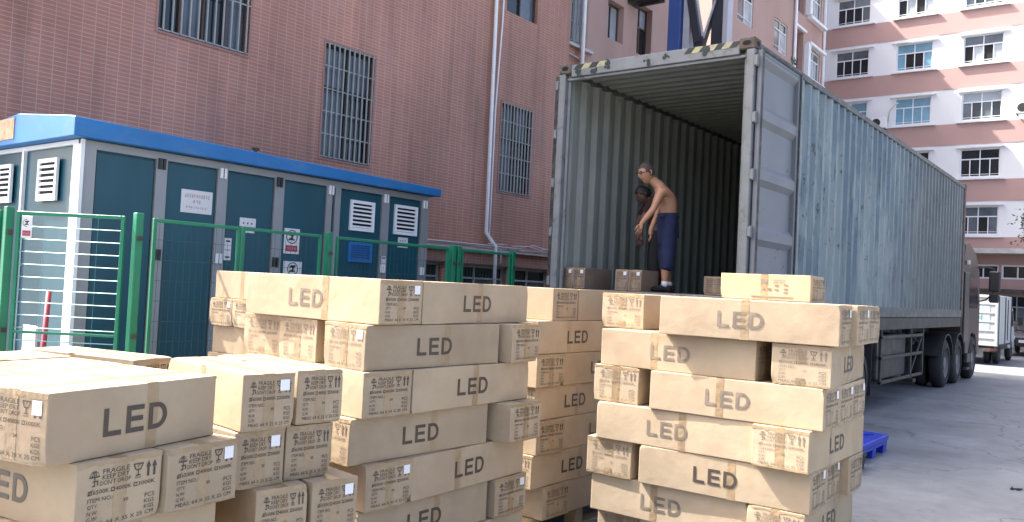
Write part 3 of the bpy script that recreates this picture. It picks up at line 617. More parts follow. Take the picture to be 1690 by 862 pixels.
# little things standing behind the fence at the kiosk corner
t = thing('fire_hose_pole', 'red pole leaning by the white kiosk edge behind the fence', 'pole', (-7.17, 3.05, 0)); Part(t).add('pole', MB().tube([(-7.17, 3.05, 0), (-7.22, 3.12, 1.42)], .022, 8), M['sign_red'], smooth=True)
t = thing('notice_board', 'small white board standing at the foot of the kiosk behind the fence', 'board', (-7.35, 3.0, 0)); pp = Part(t); pp.add('board', MB().box((-7.52, 3.06, .6), (-7.28, 3.08, 1.12)), M['sign_white'], bevel=.003); m = MB(); m.box((-7.5, 3.081, 0), (-7.47, 3.11, 1.0)); m.box((-7.33, 3.081, 0), (-7.30, 3.11, 1.0)); pp.add('stand', m, M['alu'])
# ------------------------------------------------------------------ shipping container
CX0, CX1, CY0, CY1, CZ0, CZ1 = -5.756, -3.318, 8.194, 20.384, 1.442, 4.338
FL = 1.655
t = thing('shipping_container', 'long worn pale blue shipping container with both rear doors swung open', 'container', ((CX0+CX1)/2, (CY0+CY1)/2, CZ0)); p = Part(t)
def corr(n0, n1, pitch, depth):
    """trapezoid profile points (s, d) from n0 to n1"""
    pts = []; s = n0; n = max(1, round((n1-n0)/pitch)); pt = (n1-n0)/n
    for i in range(n):
        a = n0+i*pt; pts += [(a, 0), (a+pt*.26, 0), (a+pt*.5, depth), (a+pt*.76, depth)]
    pts.append((n1, 0)); return pts
def sheet(m, prof, thick, P):
    """P(s, d, t) -> point ; t 0/1 across"""
    for (a, da), (b, db) in zip(prof, prof[1:]):
        m.quad(P(a, da, 0), P(b, db, 0), P(b, db, 1), P(a, da, 1), 0)
        m.quad(P(a, da-thick, 0), P(b, db-thick, 0), P(b, db-thick, 1), P(a, da-thick, 1), 1)
for side, x in (('right', CX1), ('left', CX0)):
    m = MB(); sg = 1 if side == 'right' else -1
    prof = corr(CY0+.12, CY1-.12, .278, -.046)
    sheet(m, prof, .004, lambda s, d, q: (x+sg*(d-.012), s, (CZ0+.15 if q == 0 else CZ1-.10)))
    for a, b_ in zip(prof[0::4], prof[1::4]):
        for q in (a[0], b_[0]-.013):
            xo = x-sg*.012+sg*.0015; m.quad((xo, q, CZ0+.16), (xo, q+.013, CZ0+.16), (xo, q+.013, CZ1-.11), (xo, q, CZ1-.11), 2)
    me = m.mesh('side_wall', [M['cont_out'], M['cont_in'], M['rib_worn_lit']])
    # keep outside and inside faces apart: no recalculated flipping needed
    o = link('side_wall', me, t, None); me.transform(Matrix.Translation(-t.location))
    m = MB(); m.box((x-sg*.07, CY0+.1, CZ0), (x, CY1-.1, CZ0+.155)); m.box((x-sg*.06, CY0+.1, CZ1-.105), (x, CY1-.1, CZ1-.03)); p.add('side_rail', m, M['rail'], bevel=.006)
m = MB(); sheet(m, corr(CY0+.15, CY1-.12, .21, -.022), .004, lambda s, d, q: ((CX0+.03 if q == 0 else CX1-.03), s, CZ1-.035+d)); me = m.mesh('roof', [M['cont_in'], M['cont_in']]); me.transform(Matrix.Translation(-t.location)); link('roof', me, t)
m = MB(); sheet(m, corr(CX0+.1, CX1-.1, .27, -.04), .004, lambda s, d, q: (s, CY1-.02+d, (CZ0+.1 if q == 0 else CZ1-.1))); me = m.mesh('front_wall', [M['cont_in'], M['cont_in']]); me.transform(Matrix.Translation(-t.location)); link('front_wall', me, t)
m = MB(); m.box((CX0+.07, CY0+.09, CZ0+.12), (CX1-.07, CY1-.05, FL)); p.add('floor', m, M['floor_wood'])
m = MB()
m.box((CX0+.06, CY0, CZ0), (CX1-.06, CY0+.10, FL-.01)); p.add('door_sill', m, M['cont_frame'], bevel=.006)
m = MB(); m.box((CX0+.17, CY0+.004, CZ1-.165), (CX1-.17, CY0+.10, CZ1-.02)); m.box((CX0+.1, CY0+.03, CZ1-.20), (CX1-.1, CY0+.10, CZ1-.166)); hd = p.add('door_header', m, M['cont_frame'], bevel=.006)
for x0, x1 in ((CX0+.20, CX0+.62), (CX1-.80, CX1-.20)):
    hz = MB(); n = int((x1-x0)/.085); ww = (x1-x0)/n
    for i in range(n):
        a = x0+i*ww; s = .05
        hz.prism([(a-s*0, CZ1-.085), (a+ww, CZ1-.085), (a+ww+s, CZ1-.024), (a+s, CZ1-.024)], 'y', CY0+.0035, CY0+.0005, i % 2)
    p.add('hazard_stripes', hz, [M['haz_black'], M['haz_yellow']], hd)
bl = MB()
for x, zz in ((CX0+.66, -.09), (CX0+.68, -.05), (CX0+.98+.2, -.12), (CX0+1.43, -.075), (CX0+1.9, -.09), (CX0+.5, -.13), (CX0+.28, -.14)):
    for k in range(5): bl.disc((x+R.uniform(-.035, .035), CY0+.001-.0006*k, CZ1+zz+R.uniform(-.03, .03)), R.uniform(.012, .03), 'y', 9)
p.add('paint_blotches', bl, M['moss'], hd)
for x, sg in ((CX1, 1), (CX0, -1)):
    m = MB(); m.box((x-sg*.09, CY0, CZ0+.12), (x, CY0+.11, CZ1-.12)); m.box((x-sg*.13, CY0+.06, CZ0+.12), (x-sg*.091, CY0+.11, CZ1-.12)); p.add('corner_post', m, M['cont_frame'], bevel=.008)
    m = MB(); m.box((x-sg*.12, CY1-.14, CZ0+.12), (x, CY1, CZ1-.12)); p.add('corner_post', m, M['rust'], bevel=.008)
    for y, ys in ((CY0, 1), (CY1, -1)):
        for z, zs in ((CZ0, 1), (CZ1, -1)):
            m = MB(); m.box((x+sg*.004, y-ys*.006, z-zs*.004), (x-sg*.17, y+ys*.172, z+zs*.12)); c = p.add('corner_casting', m, M['rust'], bevel=.012)
            h = MB(); cy_ = y-ys*.0075; cz_ = z+zs*.058
            h._add([Vector((x-sg*.085+math.cos(q)*.048, cy_, cz_+math.sin(q)*.026)) for q in [2*math.pi*i/16 for i in range(16)]], [tuple(range(16))])
            h._add([Vector((x+sg*.0055, y+ys*.085+math.cos(q)*.042, cz_+math.sin(q)*.028)) for q in [2*math.pi*i/16 for i in range(16)]], [tuple(range(16))])
            p.add('casting_hole', h, M['room_dark'], c)
# doors folded back along the sides: door plane x const, hinge at rear corner
def door(sg, x, name_mat):
    W_, z0, z1 = 1.17, CZ0+.17, CZ1-.13; y0 = CY0+.05
    xo = x+sg*.055          # inner face (now turned outward side)
    nb = 4; m = MB(); H_ = z1-z0; prof = [(z0, 0)]
    for i in range(nb):
        a = z0+.05+i*(H_-.1)/nb; b = a+(H_-.1)/nb
        prof += [(a+.06, .004), (a+.12, -.04), (b-.10, -.04), (b-.035, .004)]
    prof.append((z1, 0))
    for (a, da), (b, db) in zip(prof, prof[1:]):
        for off, fl in ((.048, 0), (.040, 1)):
            xa, xb = x+sg*(off+.012+da), x+sg*(off+.012+db)
            m.quad((xa, y0+.06, a), (xa, y0+W_-.06, a), (xb, y0+W_-.06, b), (xb, y0+.06, b))
    d = p.add('door', m, M[name_mat])
    m = MB()
    for q in ((y0, y0+.065, z0, z1), (y0+W_-.065, y0+W_, z0, z1), (y0+.065, y0+W_-.065, z0, z0+.05), (y0+.065, y0+W_-.065, z1-.05, z1)):
        m.box((x+sg*.014, q[0], q[2]), (x+sg*.068, q[1], q[3]))
    p.add('door_frame', m, M[name_mat], d, bevel=.006)
    m = MB(); m.box((x+sg*.069, y0+.004, z0-.01), (x+sg*.084, y0+.02, z1+.01)); m.box((x+sg*.069, y0+W_-.02, z0-.01), (x+sg*.084, y0+W_+.012, z1+.01)); m.box((x+sg*.069, y0+.02, z1-.014), (x+sg*.08, y0+W_-.02, z1+.01)); m.box((x+sg*.069, y0+.02, z0-.01), (x+sg*.08, y0+W_-.02, z0+.012))
    p.add('door_gasket', m, M['gasket'], d)
    m = MB()
    for yy in (y0+.35, y0+.85): m.tube([(x+sg*.004, yy, z0-.08), (x+sg*.004, yy, z1+.06)], .012, 8)
    p.add('lock_rod', m, M['rust'], d)
    m = MB()
    for k in range(5):
        m = MB(); z = z0+.12+k*(z1-z0-.24)/4; m.box((x+sg*.001, y0-.062, z-.05), (x+sg*.036, y0+.03, z+.05)); m.tube([(x+sg*.022, y0-.03, z-.06), (x+sg*.022, y0-.03, z+.06)], .016, 8); p.add('hinge', m, M['cont_frame'], d)
    m = MB(); rr = random.Random(3+sg)
    for k in range(26):
        yy, zz = y0+rr.uniform(.1, 1.05), z0+rr.uniform(.1, .62) if k > 5 else z0+rr.uniform(.9, 1.6)
        s = rr.uniform(.004, .013); m.disc((x+sg*.0612 if False else x+sg*.0255, yy, zz), s, 'x', 7)
    p.add('rust_spots', m, M['rust'], d)
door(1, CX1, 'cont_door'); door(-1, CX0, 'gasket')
m = MB()
for k in range(9): m.tube([(CX1+.06+R.uniform(-.02, .02), CY0+1.0+R.uniform(-.05, .05), CZ1-.06), (CX1+.07+R.uniform(-.05, .05), CY0+1.02+R.uniform(-.06, .06), CZ1+R.uniform(0, .05))], .006, 4)
p.add('dry_twigs', m, M['moss'])
# tarpaulin rope eyes along the inside top
m = MB()
for k in range(14): m.tube([(CX0+.075, CY0+.5+k*.8, CZ1-.16), (CX0+.10, CY0+.5+k*.8, CZ1-.17), (CX0+.075, CY0+.5+k*.8, CZ1-.19)], .006, 5)
p.add('lashing_ring', m, M['cont_frame'])

# ------------------------------------------------------------------ trailer
t = thing('semi_trailer', 'dark flatbed semi trailer carrying the container', 'trailer', (-4.54, 14, 0)); p = Part(t)
XR, XL = -3.34, -5.74
m = MB(); m.box((XR-.08, 8.3, 1.24), (XR, 20.3, 1.438)); m.box((XL, 8.3, 1.24), (XL+.08, 20.3, 1.438)); p.add('side_beam', m, M['chassis'], bevel=.006)
m = MB()
for x in (-4.95, -4.12): m.box((x-.07, 8.4, .98), (x+.07, 20.9, 1.30))
for k in range(22): m.box((XL+.08, 8.45+k*.55, 1.26), (XR-.08, 8.53+k*.55, 1.42))
m.box((XL, 8.2, 1.2), (XR, 8.32, 1.436)); p.add('chassis_frame', m, M['dark_metal'])
for k, y in enumerate((10.1, 11.4, 12.72)):
    p.add('axle', MB().tube([(XL+.1, y, .5), (XR-.1, y, .5)], .07, 10), M['dark_metal'], smooth=True)
def wheel(part, x, y, sg, r=.5, w_=.27, rimr=.27, dual=True, z=None):
    z = z or r; m = MB()
    prof = [(0, r*.62), (.01, r*.86), (.045, r*.985), (w_*.5, r), (w_-.045, r*.985), (w_-.01, r*.86), (w_, r*.62)]
    def ring(m, prof, off, n=36):
        vs = []; 
        for a in range(n):
            an = 2*math.pi*a/n
            for d, q in prof: vs.append((x-sg*(d+off), y+math.cos(an)*q, z+math.sin(an)*q))
        k = len(prof); fs = [(a*k+i, a*k+i+1, ((a+1) % n)*k+i+1, ((a+1) % n)*k+i) for a in range(n) for i in range(k-1)]
        m._add(vs, fs)
    ring(m, prof, 0)
    if dual: ring(m, prof, w_+.05)
    wo = part.add('wheel', m, M['rubber'], smooth=False)
    wo.data.shade_smooth()
    m = MB(); rp = [(0.015, r*.63), (.05, r*.60), (.10, r*.52), (.11, r*.28), (.03, r*.24), (.02, 0.001)]
    ring(m, rp, 0, 28); part.add('rim', m, M['rim'], wo)
    m = MB()
    for a in range(8): an = a*math.pi/4; m.tube([(x-sg*.10, y+math.cos(an)*r*.4, z+math.sin(an)*r*.4), (x-sg*.075, y+math.cos(an)*r*.4, z+math.sin(an)*r*.4)], .02, 6)
    part.add('wheel_nut', m, M['dark_metal'], wo)
for y in (10.1, 11.4, 12.72):
    wheel(p, XR-.02, y, 1); wheel(p, XL+.02, y, -1)
for x in (XR, XL):
    sg = 1 if x == XR else -1; m = MB()
    for z in (.42, .80, 1.12): m.box((x-sg*.04, 13.75, z-.025), (x, 16.75, z+.025))
    for y in (13.75, 15.75, 16.68): m.box((x-sg*.04, y, .40), (x-sg*.0, y+.06, 1.24))
    m.beam((x-sg*.03, 15.8, .42), (x-sg*.03, 16.7, 1.1), .03, .04)
    p.add('side_guard', m, M['chassis'], bevel=.005)
p.add('storage_box_fill', MB().box((XR-.75, 13.8, .45), (XR-.08, 15.7, 1.15)), M['dark_metal'], bevel=.02); p.add('storage_box_fill', MB().box((XL+.1, 13.6, .35), (XL+.5, 17.2, 1.15)), M['dark_metal'], bevel=.02)  # tool boxes, lengthened as a dark fill against the bright ground behind
for x in (-4.0, -5.1): p.add('mudflap', MB().box((x-.3, 13.36, .25), (x+.62 if x > -4.5 else x+.3, 13.38, 1.1)), M['rubber'])
for x in (XR-.35, XL+.35): p.add('landing_leg', MB().box((x-.07, 16.95, .28), (x+.07, 17.1, 1.25)).box((x-.15, 16.9, .22), (x+.15, 17.15, .28)), M['dark_metal'])
m = MB()
for k in range(4): m.tube([(XR-.3-.1*k, 16.9, 1.15), (XR-.25-.1*k, 17.5, .95-.05*k), (XR-.4, 18.4, 1.12)], .015, 6)
p.add('air_hose', m, M['black'])

# ------------------------------------------------------------------ tractor unit
t = thing('truck_tractor', 'dark maroon truck tractor unit coupled in front of the container', 'truck', (-4.54, 21, 0)); p = Part(t)
m = MB()
for x in (-4.95, -4.12): m.box((x-.05, 18.2, .72), (x+.05, 23.2, .97))
m.box((-5.2, 19.0, .98), (-3.9, 20.4, 1.06)); p.add('chassis_frame', m, M['dark_metal'])
for y in (19.02, 20.35): wheel(p, XR-.02, y, 1); wheel(p, XL+.02, y, -1)
wheel(p, XR-.02, 22.2, 1, dual=False); wheel(p, XL+.02, 22.2, -1, dual=False)
for x, sg in ((XR, 1), (XL, -1)):
    m = MB()
    for yc in (19.02, 20.35):
        arc = [(yc+math.cos(a)*.60, .5+math.sin(a)*.60) for a in [math.pi*q/12 for q in range(1, 12)]]
        arc2 = [(yc+math.cos(a)*.575, .5+math.sin(a)*.575) for a in [math.pi*q/12 for q in range(11, 0, -1)]]
        m.prism(arc+arc2, 'x', x-sg*.6, x-sg*.0)
    p.add('mudguard', m, M['black'])
cab = [(20.75, .85), (20.75, 2.75), (20.95, 3.08), (21.4, 3.16), (22.3, 2.95), (22.85, 2.55), (23.05, 1.7), (23.05, .55), (22.75, .5), (22.70, .75), (22.5, 1.02), (22.2, 1.10), (21.9, 1.02), (21.7, .75), (21.6, .6), (21.2, .6), (21.2, .85)]
m = MB(); m.prism(cab, 'x', -5.68, -3.38); cb = p.add('cab', m, M['cab'], bevel=.03)
for a in (-3.379, -5.69): p.add('side_window', MB().prism([(21.55, 1.65), (21.55, 2.35), (22.5, 2.35), (22.75, 1.75), (22.6, 1.65)], 'x', a, a+.009), M['glass_dark'], cb)
m = MB(); m.box((-5.5, 23.0, 1.65), (-3.56, 23.065, 2.45)); p.add('windscreen', m, M['glass_dark'], cb)
p.add('side_fairing', MB().box((-3.379, 20.8, .9), (-3.345, 21.35, 2.45)), M['cab_grey'], cb, bevel=.008); p.add('side_fairing', MB().box((-5.71, 20.8, .9), (-5.681, 21.35, 2.9)), M['cab_grey'], cb, bevel=.008)
m = MB(); m.box((-3.40, 21.25, .42), (-3.34, 21.7, .62)); m.box((-3.42, 21.25, .25), (-3.34, 21.7, .3)); p.add('step', m, M['dark_metal'], cb)
m = MB(); m.tube([(-5.0, 20.6, .9), (-5.0, 20.6, 2.9)], .08, 10); m.box((-4.6, 20.55, 1.0), (-4.1, 20.72, 2.2)); p.add('exhaust_stack', m, M['dark_metal'])
m = MB(); m.tube([(-3.39, 22.5, 2.62), (-3.20, 22.62, 2.64), (-3.03, 22.62, 2.60)], .018, 8); m.tube([(-3.39, 22.5, 1.80), (-3.2, 22.62, 1.86), (-3.05, 22.62, 2.02)], .018, 8); m.tube([(-3.05, 22.62, 1.9), (-3.04, 22.62, 2.62)], .014, 8)
mo = p.add('mirror_arm', m, M['black'], cb)
m = MB(); m.box((-3.14, 22.55, 2.06), (-2.90, 22.66, 2.55)); p.add('mirror', m, M['black'], cb, bevel=.03)
m = MB(); m.box((-3.13, 22.55, 1.80), (-2.92, 22.66, 2.02)); p.add('mirror', m, M['black'], cb, bevel=.03)
m = MB(); m.box((-3.36, 20.95, 2.62), (-3.30, 21.06, 2.72)); p.add('marker_lamp', m, M['sign_white'], cb, bevel=.01)
m = MB(); m.box((-5.6, 23.07, .6), (-5.2, 23.1, .8)); m.box((-3.9, 23.07, .6), (-3.5, 23.1, .8)); p.add('headlight', m, M['sign_white'], cb)

# ------------------------------------------------------------------ small white box truck
t = thing('box_truck', 'small dirty white box truck parked beyond the tractor unit, seen from behind', 'truck', (-4.45, 30, 0)); p = Part(t)
bx0, bx1, by0, by1, bz0, bz1 = -5.32, -3.62, 28.0, 30.75, .56, 2.06
bx = p.add('cargo_box', MB().box((bx0, by0, bz0), (bx1, by1, bz1)), M['white_dirty'], bevel=.015)
m = MB()
for q in ((bx0+.02, bx0+.08, bz0, bz1), (bx1-.08, bx1-.02, bz0, bz1), (-4.5, -4.44, bz0, bz1)): m.box((q[0], by0-.03, q[2]+.02), (q[1], by0-.002, q[3]-.02))
for z in (bz0+.02, bz0+.22, bz0+.44, bz0+.70, bz0+.96, bz0+1.22, bz1-.07): m.box((bx0+.08, by0-.022, z), (bx1-.08, by0-.002, z+.035))
p.add('rear_door_ribs', m, M['white_dirty'], bx)
m = MB()
for a, b_ in ((bz0+.99, bz0+1.20), (bz0+.73, bz0+.94), (bz0+.48, bz0+.68)): m.box((bx0+.2, by0-.010, a), (bx1-.22, by0-.003, b_))
p.add('rear_panel', m, mat('pale_blue_panel', (.38, .47, .50), .5), bx)
m = MB(); glyphs(m, (0, by0, 0), UX, NY, bx0+.35, bx1-.35, bz0+.76, bz0+.91, 5, .0105, 0); glyphs(m, (0, by0, 0), UX, NY, bx0+.3, bx0+.85, bz0+.52, bz0+.63, 5, .0105, 0); p.add('lettering', m, mat('faded_blue_print', (.10, .19, .25), .6), bx)
m = MB()
for y in (28.05, 29.35, 30.68): m.box((bx1+.001, y, bz0+.01), (bx1+.02, y+.05, bz1-.02))
m.box((bx1+.001, 29.4, bz0+.15), (bx1+.022, 29.42, bz1-.1)); m.box((bx1+.001, 29.9, bz0+.15), (bx1+.022, 29.92, bz1-.1)); m.box((bx1+.001, 28.1, bz0+.01), (bx1+.018, 30.7, bz0+.06)); p.add('side_trim', m, M['chassis'], bx)
m = MB(); m.box((bx0+.1, 28.1, .42), (bx1-.1, 32.0, .55)); m.box((bx0+.02, 27.95, .40), (bx1-.02, 28.05, .50)); p.add('chassis_frame', m, M['dark_metal'])
m = MB(); m.box((-4.75, 27.93, .52), (-4.45, 27.945, .62)); p.add('number_plate', m, M['plate'])
for a in ((bx0+.06, bx0+.2), (bx1-.2, bx1-.06)): p.add('tail_light', MB().box((a[0], 27.93, .43), (a[1], 27.949, .48)), M['lamp_red'])
m = MB(); m.prism([(30.85, .45), (30.85, 1.72), (31.1, 1.78), (31.75, 1.72), (32.15, 1.15), (32.3, .95), (32.3, .40), (32.0, .4), (31.95, .62), (31.45, .62), (31.4, .40)], 'x', -5.2, -3.70); c = p.add('cab', m, M['white_dirty'], bevel=.02)
m = MB(); m.prism([(31.05, 1.12), (31.05, 1.62), (31.68, 1.62), (32.0, 1.12)], 'x', -3.699, -3.69); m.prism([(31.05, 1.12), (31.05, 1.62), (31.68, 1.62), (32.0, 1.12)], 'x', -5.21, -5.201); p.add('side_window', m, M['glass_dark'], c)
m = MB(); m.tube([(-3.7, 31.9, 1.3), (-3.52, 31.95, 1.3)], .012, 6); m.box((-3.56, 31.92, 1.16), (-3.42, 31.98, 1.42)); p.add('mirror', m, M['black'], c)
for y in (29.1, 31.7):
    wheel(p, bx1-.08, y, 1, .3, .18, dual=(y < 30)); wheel(p, bx0+.08, y, -1, .3, .18, dual=(y < 30))

# ------------------------------------------------------------------ parked car at the right edge
t = thing('parked_car', 'dark parked car with a pale number plate beyond the box truck at the right edge', 'car', (-3.6, 36.5, 0)); p = Part(t)
c0 = -4.35; prof = [(34.9, .35), (34.9, .72), (35.05, .80), (35.9, .88), (36.4, 1.22), (37.6, 1.24), (38.3, .92), (38.8, .85), (38.85, .35)]
m = MB(); m.prism(prof, 'x', c0, c0+1.5); p.add('body', m, M['car_paint'], bevel=.05)
m = MB(); m.prism([(36.02, .90), (36.42, 1.17), (37.55, 1.19), (38.1, .93)], 'x', c0+1.501, c0+1.507); m.prism([(36.02, .90), (36.42, 1.17), (37.55, 1.19), (38.1, .93)], 'x', c0-.007, c0-.001); m.quad((c0+.12, 35.93, .93), (c0+1.38, 35.93, .93), (c0+1.3, 36.36, 1.215), (c0+.2, 36.36, 1.215)); p.add('windows', m, M['glass_dark'])
p.add('number_plate', MB().box((c0+.5, 34.82, .5), (c0+.95, 34.838, .6)), M['plate'])
for a in (.08, 1.12): p.add('headlight', MB().box((c0+a, 34.83, .60), (c0+a+.3, 34.9, .74)), M['sign_white'], bevel=.02)
for y in (35.6, 38.1): wheel(p, c0+1.48, y, 1, .29, .17, dual=False); wheel(p, c0+.02, y, -1, .29, .17, dual=False)

# ------------------------------------------------------------------ tree at the right edge
t = thing('tree', 'small leafy tree whose crown just enters at the right edge', 'tree', (-3.15, 36.0, 0)); p = Part(t)
m = MB(); m.tube([(-3.15, 36, 0), (-3.1, 36.05, 1.8), (-3.25, 36, 3.6), (-3.35, 36, 4.8)], [.13, .10, .08, .03], 8)
for k in range(9):
    a = k*2.4; z = 2.9+k*.2; m.tube([(-3.13, 36, z), (-3.13+math.cos(a)*.6, 36+math.sin(a)*.6, z+.45), (-3.13+math.cos(a)*1.0, 36+math.sin(a)*1.0, z+.7)], [.04, .025, .01], 5)
p.add('trunk', m, M['bark'], smooth=True)
m = MB(); rr = random.Random(11)
cl = [(Vector((-3.40, 36, 4.85))+Vector((rr.gauss(0, .3), rr.gauss(0, .35), rr.gauss(0, .33)))) for _ in range(26)]
for c in cl:
    for _ in range(60):
        q = c+Vector((rr.gauss(0, .17), rr.gauss(0, .17), rr.gauss(0, .15))); a = Vector((rr.uniform(-1, 1), rr.uniform(-1, 1), rr.uniform(-.6, .6))).normalized(); b_ = a.cross(Vector((rr.random(), rr.random(), rr.random()))).normalized()
        s = rr.uniform(.05, .09); m.quad(q-a*s, q+b_*s*.4, q+a*s, q-b_*s*.4)
p.add('crown', m, M['leaf'])

# ------------------------------------------------------------------ plastic pallets
def pallet(p, x0, x1, y0, y1, z0, h, m1):
    m = MB(); n = 8; w_ = (y1-y0-.1)/(n*1.3)
    for i in range(n): a = y0+.05+(y1-y0-.1-w_)*i/(n-1); m.box((x0+.04, a, z0+h*.82), (x1-.04, a+w_, z0+h-.003))
    for q in ((x0, x0+.045, y0, y1), (x1-.045, x1, y0, y1), ((x0+x1)/2-.03, (x0+x1)/2+.03, y0+.05, y1-.05), (x0+.045, x1-.045, y0, y0+.045), (x0+.045, x1-.045, y1-.045, y1)): m.box((q[0], q[2], z0+h*.70), (q[1], q[3], z0+h))
    p.add('deck', m, M[m1], bevel=.005)
    m = MB()
    for q in ((x0+.01, x0+.055), (x1-.055, x1-.01), ((x0+x1)/2-.03, (x0+x1)/2+.03)): m.box((q[0], y0+.01, z0+h*.48), (q[1], y1-.01, z0+h*.66))
    p.add('lower_rail', m, M[m1], bevel=.004)
    m = MB()
    for x in (x0+.01, (x0+x1)/2-.07, x1-.15):
        for y in (y0+.01, (y0+y1)/2-.07, y1-.15): m.prism([(x+.01, z0), (x+.13, z0), (x+.14, z0+h*.7), (x, z0+h*.7)], 'y', y, y+.14)
    p.add('foot', m, M[m1], bevel=.006)
t = thing('plastic_pallet', 'bright blue plastic pallet on the ground beside the container', 'pallet', (-2.82, 9.5, 0)); p = Part(t)
pallet(p, -3.3, -2.33, 9.0, 10.05, 0, .195, 'pallet_blue')
m = MB(); m.beam((-3.15, 9.15, .20), (-2.45, 9.85, .20), .05, .012); m.beam((-3.1, 9.9, .201), (-2.45, 9.25, .201), .05, .012); p.add('deck_rib', m, M['pallet_blue'])
t = thing('plastic_pallet', 'black plastic pallet just right of the right carton stack, before the blue one', 'pallet', (-2.7, 8.4, 0)); p = Part(t)
pallet(p, -3.2, -2.25, 7.95, 8.86, 0, .17, 'pallet_black')
# ------------------------------------------------------------------ cartons
CH = .212
def lerp(a, b, t): return a+(b-a)*t
class CartonShape:
    def __init__(s, L, W, H, seed):
        s.L, s.W, s.H = L, W, H; rr = random.Random(seed); s.off = Vector((rr.random()*50, rr.random()*50, rr.random()*50))
        s.bul = [rr.uniform(-.001, .0022) for _ in range(6)]; s.sag = rr.uniform(.001, .004)
        s.cr = [(Vector((rr.choice((0, L)), rr.choice((0, W)), rr.choice((0, H)))), rr.uniform(.004, .012), rr.uniform(.012, .032)) for _ in range(rr.randint(3, 5))]
    def warp(s, p):
        L, W, H = s.L, s.W, s.H; x, y, z = p; q = Vector(p)
        sx, sy, sz = [max(0, math.sin(math.pi*min(max(a, 0), 1))) for a in (x/L, y/W, z/H)]
        fy = (y-W/2)/(W/2); fx = (x-L/2)/(L/2); fz = (z-H/2)/(H/2)
        q.y += (s.bul[0] if fy < 0 else -s.bul[1])*-abs(fy)**4*sx*sz*1.0 if fy < 0 else s.bul[1]*abs(fy)**4*sx*sz
        q.x += math.copysign(s.bul[2]*abs(fx)**4*sy*sz, fx)
        q.z += math.copysign((s.bul[4] if fz > 0 else 0)*abs(fz)**4*sx*sy, fz)
        n = noise.noise_vector(q*4+s.off)*.0016; q += n
        if H > .1: q.z = max(q.z, 0)
        c0 = Vector((L/2, W/2, H/2))
        for c, a, r in s.cr:
            d = (Vector(p)-c).length
            if d < r*2.5: q += (c0-c).normalized()*a*math.exp(-(d/r)**2)
        return q
def carton_mesh(sh):
    L, W, H = sh.L, sh.W, sh.H; r = .0028
    def lines(T, n): return [0, r, r*2.2, r*6]+[r+(T-2*r)*i/n for i in range(1, n)]+[T-r*6, T-r*2.2, T-r, T]
    X, Y, Z = lines(L, 14), lines(W, 6), lines(H, 5); idx = {}; vs = []; fs = []
    def V(i, j, k):
        if (i, j, k) not in idx:
            p = Vector((X[i], Y[j], Z[k])); q = Vector([min(max(a, r), T-r) for a, T in zip(p, (L, W, H))]); d = p-q
            if d.length > 1e-9: p = q+d.normalized()*r
            idx[i, j, k] = len(vs); vs.append(sh.warp(p))
        return idx[i, j, k]
    X.sort(); Y.sort(); Z.sort(); nx, ny, nz = len(X)-1, len(Y)-1, len(Z)-1
    for i in range(nx):
        for j in range(ny): fs.append((V(i, j, 0), V(i, j+1, 0), V(i+1, j+1, 0), V(i+1, j, 0))); fs.append((V(i, j, nz), V(i+1, j, nz), V(i+1, j+1, nz), V(i, j+1, nz)))
        for k in range(nz): fs.append((V(i, 0, k), V(i+1, 0, k), V(i+1, 0, k+1), V(i, 0, k+1))); fs.append((V(i, ny, k), V(i, ny, k+1), V(i+1, ny, k+1), V(i+1, ny, k)))
    for j in range(ny):
        for k in range(nz): fs.append((V(0, j, k), V(0, j, k+1), V(0, j+1, k+1), V(0, j+1, k))); fs.append((V(nx, j, k), V(nx, j+1, k), V(nx, j+1, k+1), V(nx, j, k+1)))
    me = bpy.data.meshes.new('carton'); me.from_pydata([tuple(v) for v in vs], [], fs); me.shade_smooth()
    return me
FACES = ('front', 'back', 'start', 'finish')
def on_face(sh, face, u, v, e):
    L, W, H = sh.L, sh.W, sh.H
    p, n = {'front': ((u, 0, v), (0, -1, 0)), 'back': ((L-u, W, v), (0, 1, 0)), 'start': ((0, W-u, v), (-1, 0, 0)), 'finish': ((L, u, v), (1, 0, 0)), 'top': ((u, v, H), (0, 0, 1)), 'bottom': ((u, v, 0), (0, 0, -1))}[face]
    return sh.warp(Vector(p))+Vector(n)*e
def put_poly(mb, sh, face, pts, e=.0019): mb._add([on_face(sh, face, u, v, e) for u, v in pts], [tuple(range(len(pts)))])
def put_text(mb, sh, face, s, u0, u1, v0, v1, e=.0019):
    vs, fs = text_polys(s); a0, a1 = min(v[0] for v in vs), max(v[0] for v in vs); b0, b1 = min(v[1] for v in vs), max(v[1] for v in vs)
    mb._add([on_face(sh, face, u0+(v[0]-a0)/(a1-a0)*(u1-u0), v0+(v[1]-b0)/(b1-b0)*(v1-v0), e) for v in vs], fs)
def band(mb, sh, face, u0, u1, v0, v1, n=8, e=.0006, jit=0, m=1):
    """strip conforming to the warped face"""
    rr = random.Random(int(u0*1e4)+n)
    vs = []; 
    for i in range(n+1):
        for j in range(m+1):
            vs.append(on_face(sh, face, lerp(u0, u1, j/m)+rr.uniform(-jit, jit), lerp(v0, v1, i/n), e+min(.0009, abs(rr.gauss(0, jit*.35)))))
    k = m+1; mb._add(vs, [(i*k+j, i*k+j+1, (i+1)*k+j+1, (i+1)*k+j) for i in range(n) for j in range(m)])
